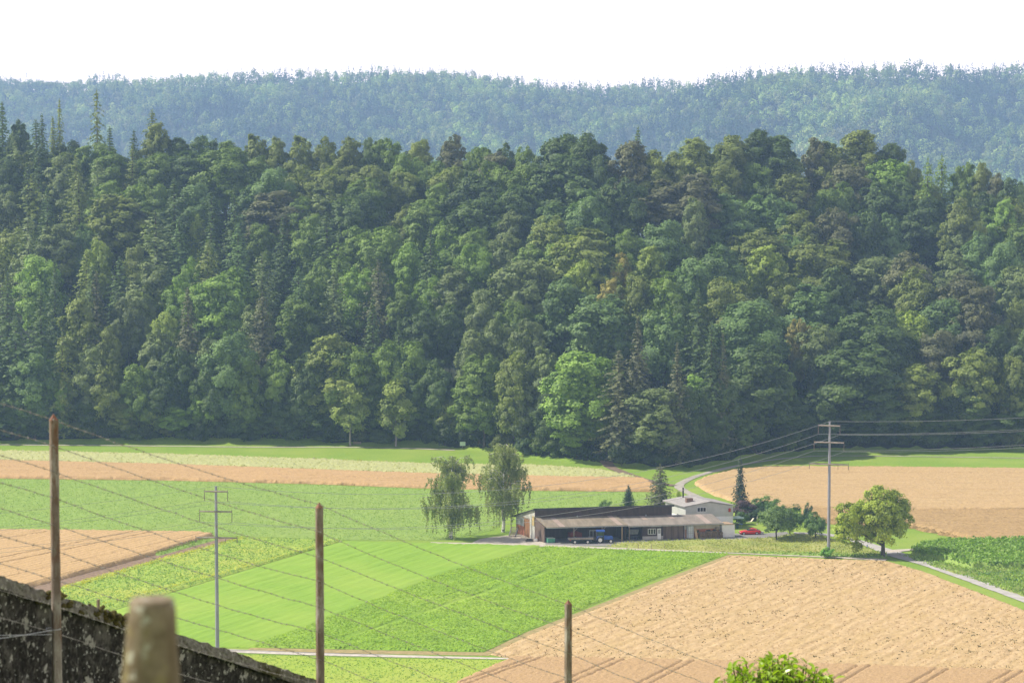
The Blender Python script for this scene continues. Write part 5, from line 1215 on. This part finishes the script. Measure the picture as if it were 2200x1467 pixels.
# ---------------------------------------------------------------- barbed wire fence on the near slope
m, nt, out = new_mat('rusty_post')
v = coords(nt, (1, 1, .25)); n1 = noise(nt, v, 22, 5, .7); n2 = noise(nt, coords(nt), 70, 3, .7); n3 = noise(nt, coords(nt), 3.0, 3, .6)
c = ramp(nt, n1, [(.30, (.15, .065, .038)), (.42, (.20, .135, .10)), (.52, (.28, .25, .22)), (.70, (.46, .43, .39))])
c = mixc(nt, ramp(nt, n3, [(.40, (0, 0, 0)), (.62, (.75, .75, .75))]), c, (.14, .095, .07))
c = mixc(nt, ramp(nt, n2, [(.62, (0, 0, 0)), (.7, (.7, .7, .7))]), c, (.05, .035, .028))
finish(nt, out, c, .85, n1, .6, .004)
RUSTY = m
RUSTTOP = surf('rust_cap', (.17, .075, .048), (.30, .17, .12), 18.0, bstr=.5, bdist=.004)
BWIRE = surf('barbed_wire', (.22, .20, .185), (.42, .40, .38), 14.0, rough=.6, metal=.3)
POSTS = [(-455, 730, 15.4), (115, 888, 19.0), (686, 1078, 22.4), (1221, 1287, 25.4), (1718, 1500, 28.2)]
TOPS = [WD(*p) for p in POSTS]
fence = empty('barbed_wire_fence', (TOPS[1][0], TOPS[1][1], z_at(*TOPS[1][:2])), 'rusty post and barbed wire fence running down the near slope', 'fence')
for i, t in enumerate(TOPS):
    g = z_at(t[0], t[1]) - .4; w = .030
    # angled post with a pointed head, its edges slightly worn
    rg = np.random.default_rng(40 + i); H = t[2] - g
    lv = np.concatenate([np.linspace(0, H - .055, 26), [H - .045]])
    V = []; F = []
    for z in lv:
        j = rg.normal(0, .0008, (8, 2)); s = w * (1.0 - .10 * z / H)
        ringp = [(-s, -s * .72), (-s * .72, -s), (s * .72, -s), (s, -s * .72), (s, s * .72), (s * .72, s), (-s * .72, s), (-s, s * .72)]
        a = R(18 + 3 * i)
        for (x, y), (jx, jy) in zip(ringp, j): V.append((t[0] + (x + jx) * math.cos(a) - (y + jy) * math.sin(a), t[1] + (x + jx) * math.sin(a) + (y + jy) * math.cos(a), g + z))
    n = len(lv)
    for k in range(n - 1):
        for q in range(8): F.append((k * 8 + q, k * 8 + (q + 1) % 8, (k + 1) * 8 + (q + 1) % 8, (k + 1) * 8 + q))
    F.append(tuple((n - 1) * 8 + q for q in range(8)))
    mb = MB(); mb.add(V, F); p = mb.build('post', RUSTY, fence)
    mb = MB(); base = [(V[(n - 1) * 8 + q]) for q in range(8)]
    mb.add(base + [(t[0], t[1], t[2])], [(q, (q + 1) % 8, 8) for q in range(8)]); mb.build('post_cap', RUSTTOP, p)
WY = [[None, 902, 957, 1012, 1069, 1127, 1181, 1243, 1300, 1357], [None, 1083, 1143, 1197, 1248, 1304, 1358, 1415, 1470, 1525], [None, 1298, 1350, 1403, 1457, 1510, 1563, 1618, 1672, 1725]]
for k in range(1, 10):
    pts = [WD(POSTS[i + 1][0], WY[i][k], POSTS[i + 1][2] - .045) for i in range(3)]
    pts = [pts[0] + (pts[0] - pts[1]) * 1.12 + np.array((0, 0, .03))] + pts + [pts[2] + (pts[2] - pts[1]) * .92]
    rg = np.random.default_rng(60 + k); line = []
    for a, b in zip(pts[:-1], pts[1:]):
        m_ = 24; sg = rg.uniform(.01, .035)
        for q in range(m_):
            t = q / m_; p = a * (1 - t) + b * t; p = p + np.array((0, 0, -4 * sg * t * (1 - t))) + rg.normal(0, .0022, 3); line.append(p)
    line.append(pts[-1])
    mb = MB(); mb.tube(line, .0021, 5)
    L = np.array(line); seg = np.linalg.norm(np.diff(L, axis=0), axis=1); cs = np.concatenate([[0], np.cumsum(seg)])
    for s in np.arange(.05, cs[-1], .098):
        s += rg.normal(0, .006); c = np.array([np.interp(s, cs, L[:, i]) for i in range(3)]); d = L[min(np.searchsorted(cs, s), len(L) - 1)] - L[max(np.searchsorted(cs, s) - 1, 0)]
        d = d / (np.linalg.norm(d) + 1e-9)
        mb.tube([c - d * .006, c + d * .006], .0047, 5)
        for q in range(2):
            e = np.cross(d, rg.normal(size=3)); e /= np.linalg.norm(e); o = d * (.004 if q else -.004)
            mb.tube([c + o - e * .014, c + o + e * .014], [.0008, .0008], 3)
    mb.build('barbed_wire', BWIRE, fence)
# loose plain wire tied to the first post
a = WD(-220, 1378, 16.9); b = WD(112, 1353, 18.93)
mb = MB(); mb.tube([a * (1 - t) + b * t + np.array((0, 0, -.03 * math.sin(math.pi * t))) for t in np.linspace(0, 1, 14)], .0022, 5)
a2 = WD(-220, 1368, 16.9); b2 = WD(112, 1362, 18.93)
mb.tube([a2 * (1 - t) + b2 * t for t in np.linspace(0, 1, 10)], .0018, 5)
mb.tube([b + np.array((.05 * math.cos(q), .05 * math.sin(q) + .05, 0)) for q in np.linspace(0, 6.3, 14)], .0025, 5)
mb.build('tie_wire', surf('bright_wire', (.42, .45, .50), (.55, .57, .62), 8.0, rough=.4), fence)

# ---------------------------------------------------------------- old lichen-covered wall
m, nt, out = new_mat('lichen_wall')
v = coords(nt)
def vor(scale, rnd=1.0):
    q = N(nt, 'ShaderNodeTexVoronoi', feature='SMOOTH_F1'); q.inputs['Scale'].default_value = scale; q.inputs['Smoothness'].default_value = .3
    nw = N(nt, 'ShaderNodeTexNoise'); nw.inputs['Scale'].default_value = scale * 3.5; nw.inputs['Detail'].default_value = 4; nt.links.new(v, nw.inputs['Vector'])
    ad = N(nt, 'ShaderNodeMix', data_type='RGBA', blend_type='ADD'); ad.inputs[0].default_value = 1.0 / scale; nt.links.new(v, ad.inputs[6]); nt.links.new(nw.outputs[1], ad.inputs[7])
    nt.links.new(ad.outputs[2], q.inputs['Vector']); return q.outputs[0]
nA = noise(nt, v, 4.5, 6, .7); nB = noise(nt, v, 26, 5, .75); nC = noise(nt, v, 1.6, 4, .6)
c = ramp(nt, nB, [(.36, (.012, .012, .011)), (.52, (.034, .033, .030)), (.72, (.125, .12, .108))])
c = mixc(nt, ramp(nt, nA, [(.52, (0, 0, 0)), (.64, (.55, .55, .55))]), c, (.16, .155, .138))
c = mixc(nt, ramp(nt, vor(7.0), [(.15, (.85, .85, .85)), (.22, (0, 0, 0))]), c, (.40, .40, .36))
c = mixc(nt, ramp(nt, vor(17.0), [(.15, (.8, .8, .8)), (.22, (0, 0, 0))]), c, (.44, .45, .41))
big = N(nt, 'ShaderNodeMapping'); big.inputs['Location'].default_value = (3.3, 1.7, .6); nt.links.new(v, big.inputs['Vector'])
nL = noise(nt, big.outputs[0], 3.4, 8, .62)
c = mixc(nt, ramp(nt, nL, [(.615, (0, 0, 0)), (.635, (.85, .85, .85))]), c, (.36, .36, .325))
c = mixc(nt, ramp(nt, nC, [(.62, (0, 0, 0)), (.72, (.7, .7, .7))]), c, (.050, .046, .014))
finish(nt, out, c, .95, nB, .8, .012, spec=.1)
WALLM = m
m, nt, out = new_mat('lichen_coping')
v = coords(nt); nB = noise(nt, v, 30, 5, .7); nC = noise(nt, v, 2.2, 4, .6)
c = ramp(nt, nB, [(.34, (.10, .095, .085)), (.66, (.27, .26, .235))])
c = mixc(nt, ramp(nt, nC, [(.50, (0, 0, 0)), (.62, (.85, .85, .85))]), c, (.060, .055, .014))
c = mixc(nt, ramp(nt, vor(15.0), [(.16, (.8, .8, .8)), (.24, (0, 0, 0))]), c, (.42, .42, .38))
finish(nt, out, c, .95, nB, .8, .012, spec=.1)
COPM = m
WP = [(-420, 1092), (0, 1236), (130, 1280), (262, 1322), (400, 1366), (560, 1420), (702, 1468), (770, 1492)]
def wallD(px): return 19.35 + (px - 115) / 571 * 3.45
wt = [WD(x, y, wallD(x)) for x, y in WP]
wall = empty('lichen_wall', (wt[1][0], wt[1][1], z_at(*wt[1][:2])), 'dark lichen-covered wall with sloping coping at the lower left', 'wall')
rg = np.random.default_rng(8)
def wallmesh(zt, zb, dy0, dy1, rough, n=130, m_=26):
    xs = np.linspace(0, len(wt) - 1, n); P = np.array([[np.interp(x, range(len(wt)), [p[i] for p in wt]) for i in range(3)] for x in xs])
    d = wt[-1] - wt[0]; nrm = np.array((d[1], -d[0], 0)); nrm /= np.linalg.norm(nrm)      # towards the viewer
    V = []
    for j in range(m_):
        t = j / (m_ - 1); z = zt + (zb - zt) * t
        V.append(P + nrm * (-dy0) + np.array((0, 0, 1)) * z + nrm * rg.normal(0, rough, (n, 1)) + np.array((0, 0, 1)) * rg.normal(0, rough, (n, 1)) * (1 if j == 0 else .3))
    V = np.concatenate(V); F = [(j * n + i, (j + 1) * n + i, (j + 1) * n + i + 1, j * n + i + 1) for j in range(m_ - 1) for i in range(n - 1)]
    b = len(V); top = P + np.array((0, 0, zt)); V = np.concatenate([V, P - nrm * dy1 + np.array((0, 0, 1)) * zt + rg.normal(0, rough, (n, 3)), P - nrm * dy1 + np.array((0, 0, zb))])
    F += [(i, i + 1, b + i + 1, b + i) for i in range(n - 1)] + [(b + i, b + i + 1, b + n + i + 1, b + n + i) for i in range(n - 1)]
    e = n - 1; F += [(0, b, b + n, (m_ - 1) * n), (e, (m_ - 1) * n + e, b + n + e, b + e)]
    mb = MB(); mb.add(V, F); return mb
wallmesh(-.075, -2.6, .05, .30, .004).build('wall_face', WALLM, wall)
wallmesh(0, -.085, 0.0, .36, .005, 150, 5).build('coping', COPM, wall)
# cushions of moss on the coping
MOSS = surf('moss', (.045, .042, .010), (.11, .095, .022), 30, bstr=.8, bdist=.01)
mb = MB(); mrg = np.random.default_rng(21)
for k in range(90):
    x = mrg.choice([130, 210, 235, 250]) + mrg.normal(0, 22); p = np.array([np.interp(x, [q[0] for q in WP], [w_[i] for w_ in wt]) for i in range(3)])
    c = p + np.array((mrg.normal(0, .02), mrg.uniform(-.03, .1), mrg.uniform(-.09, .004))); r = mrg.uniform(.012, .032)
    mb.lathe([(r * .9, -r * .4), (r, 0), (r * .75, r * .4), (r * .3, r * .62)], c, (mrg.normal(0, .3), mrg.normal(0, .3) - .3, 1), 8)
mb.build('moss', MOSS, wall)
# small wooden stake behind the wall
p = WD(211, 1287, 21.2); mb = MB(); mb.tube([(p[0], p[1], p[2] - 1.2), (p[0], p[1], p[2])], .014, 6)
tag(mb.build('wooden_stake', TIMBER), 'short thin stake peeping over the lichen wall left of the stone post', 'stake')

# ---------------------------------------------------------------- blurred stone post close to the eye
m, nt, out = new_mat('old_stone')
v = coords(nt); nA = noise(nt, v, 14, 5, .65); nB = noise(nt, v, 90, 4, .7); nC = noise(nt, coords(nt, (1, 1, .3)), 26, 4, .6)
c = ramp(nt, nA, [(.34, (.15, .122, .085)), (.52, (.24, .20, .145)), (.68, (.35, .305, .23))])
c = mixc(nt, ramp(nt, nC, [(.46, (0, 0, 0)), (.60, (.8, .8, .8))]), c, (.14, .108, .075))
gz = N(nt, 'ShaderNodeSeparateXYZ'); nt.links.new(v, gz.inputs[0])
c = mixc(nt, ramp(nt, vor(34.0), [(.16, (.85, .85, .85)), (.28, (0, 0, 0))]), c, (.46, .46, .40))
c = mixc(nt, ramp(nt, noise(nt, v, 34, 3, .6), [(.58, (0, 0, 0)), (.66, (.6, .6, .6))]), c, (.23, .20, .08))
finish(nt, out, c, .95, nB, .7, .004, spec=.1)
DS = 4.1
pt = WD(318, 1297, DS); k = FPX / DS
prof = []
for zpx, hw in ((0, 44), (3, 50), (9, 53), (24, 55), (60, 58.5), (110, 62), (177, 68), (260, 73), (360, 82), (600, 98), (1300, 120)): prof.append((hw * .95 / k, -zpx / k))
mb = MB(); n = 28; V = []; F = []
rg = np.random.default_rng(14)
for r, h in prof:
    for q in range(n):
        a = 2 * math.pi * q / n; sq = (abs(math.cos(a)) ** 4 + abs(math.sin(a)) ** 4) ** -.25 * .5 + .5
        rr = r * sq * .97 + rg.normal(0, .0006); V.append((pt[0] + h * .03 + rr * math.cos(a + .3), pt[1] + .05 + rr * math.sin(a + .3), pt[2] + h))
for i in range(len(prof) - 1):
    for q in range(n): F.append((i * n + q, (i + 1) * n + q, (i + 1) * n + (q + 1) % n, i * n + (q + 1) % n))
F.append(tuple(range(n)))
mb.add(V, F); tag(mb.build('stone_post', m, smooth=True), 'weathered tapering stone post, blurred, close before the lichen wall', 'post')

# ---------------------------------------------------------------- leafy shrub at the lower edge
LAUREL = leaf_mat('laurel_leaf', .45, .22, 9.0, rough=.32, spec=.5)
def near_shrub():
    rng = np.random.default_rng(55); D = 19.5
    c = WD(1672, 1446, D); gz_ = z_at(c[0], c[1]); top = WD(1655, 1416, D)[2]
    sh = empty('laurel_shrub', (c[0], c[1], gz_), 'bright green leafy shrub rising over the lower edge of the view', 'shrub')
    mb = MB(); V = []; F = []
    Rw = .50; H = top - gz_
    for k in range(230):
        a = rng.uniform(0, 6.28); q = rng.uniform(0, 1) ** .5
        tip = np.array((math.cos(a) * q * Rw, math.sin(a) * q * Rw * .9, H - .05 - .22 * q ** 3 + rng.normal(0, .022)))
        root = np.array((rng.normal(0, .04), rng.normal(0, .04), 0)); mid = np.array((tip[0] * .55, tip[1] * .55, tip[2] * .6))
        mb.tube([np.array((c[0], c[1], gz_)) + p for p in (root, mid, tip)], [.010, .006, .003], 5, caps=False)
        ax = (tip - mid) / np.linalg.norm(tip - mid)
        for j in range(16):
            t = rng.uniform(.25, 1.03); base = np.array((c[0], c[1], gz_)) + mid * (1 - t) + tip * t
            b = rng.uniform(0, 6.28); side = np.cross(ax, (math.cos(b), math.sin(b), .2)); side /= np.linalg.norm(side)
            dr = side * .85 + ax * rng.uniform(.1, .9) + np.array((0, 0, rng.uniform(-.25, .25))); dr /= np.linalg.norm(dr)
            w = np.cross(dr, (rng.normal(0, .35), rng.normal(0, .35), 1)); w /= np.linalg.norm(w); up = np.cross(w, dr)
            L = rng.uniform(.045, .085); wd = L * rng.uniform(.20, .27); i0 = len(V)
            curl = rng.uniform(.02, .16) * L
            V += [base, base + dr * L * .35 + w * wd - up * .0 + up * wd * .35, base + dr * L * .35, base + dr * L * .35 - w * wd + up * wd * .35,
                  base + dr * L * .72 + w * wd * .75 + up * (wd * .3 - curl), base + dr * L * .72 - up * curl, base + dr * L * .72 - w * wd * .75 + up * (wd * .3 - curl), base + dr * L - up * curl * 2.2]
            F += [(i0, i0 + 1, i0 + 2), (i0, i0 + 2, i0 + 3), (i0 + 1, i0 + 4, i0 + 5, i0 + 2), (i0 + 2, i0 + 5, i0 + 6, i0 + 3), (i0 + 4, i0 + 7, i0 + 5), (i0 + 5, i0 + 7, i0 + 6)]
    mb.build('stems', BARK, sh)
    m2 = MB(); m2.add(V, F); cr = m2.build('foliage', LAUREL, sh, smooth=False); cr.color = (.30, .45, .04, 1)
near_shrub()
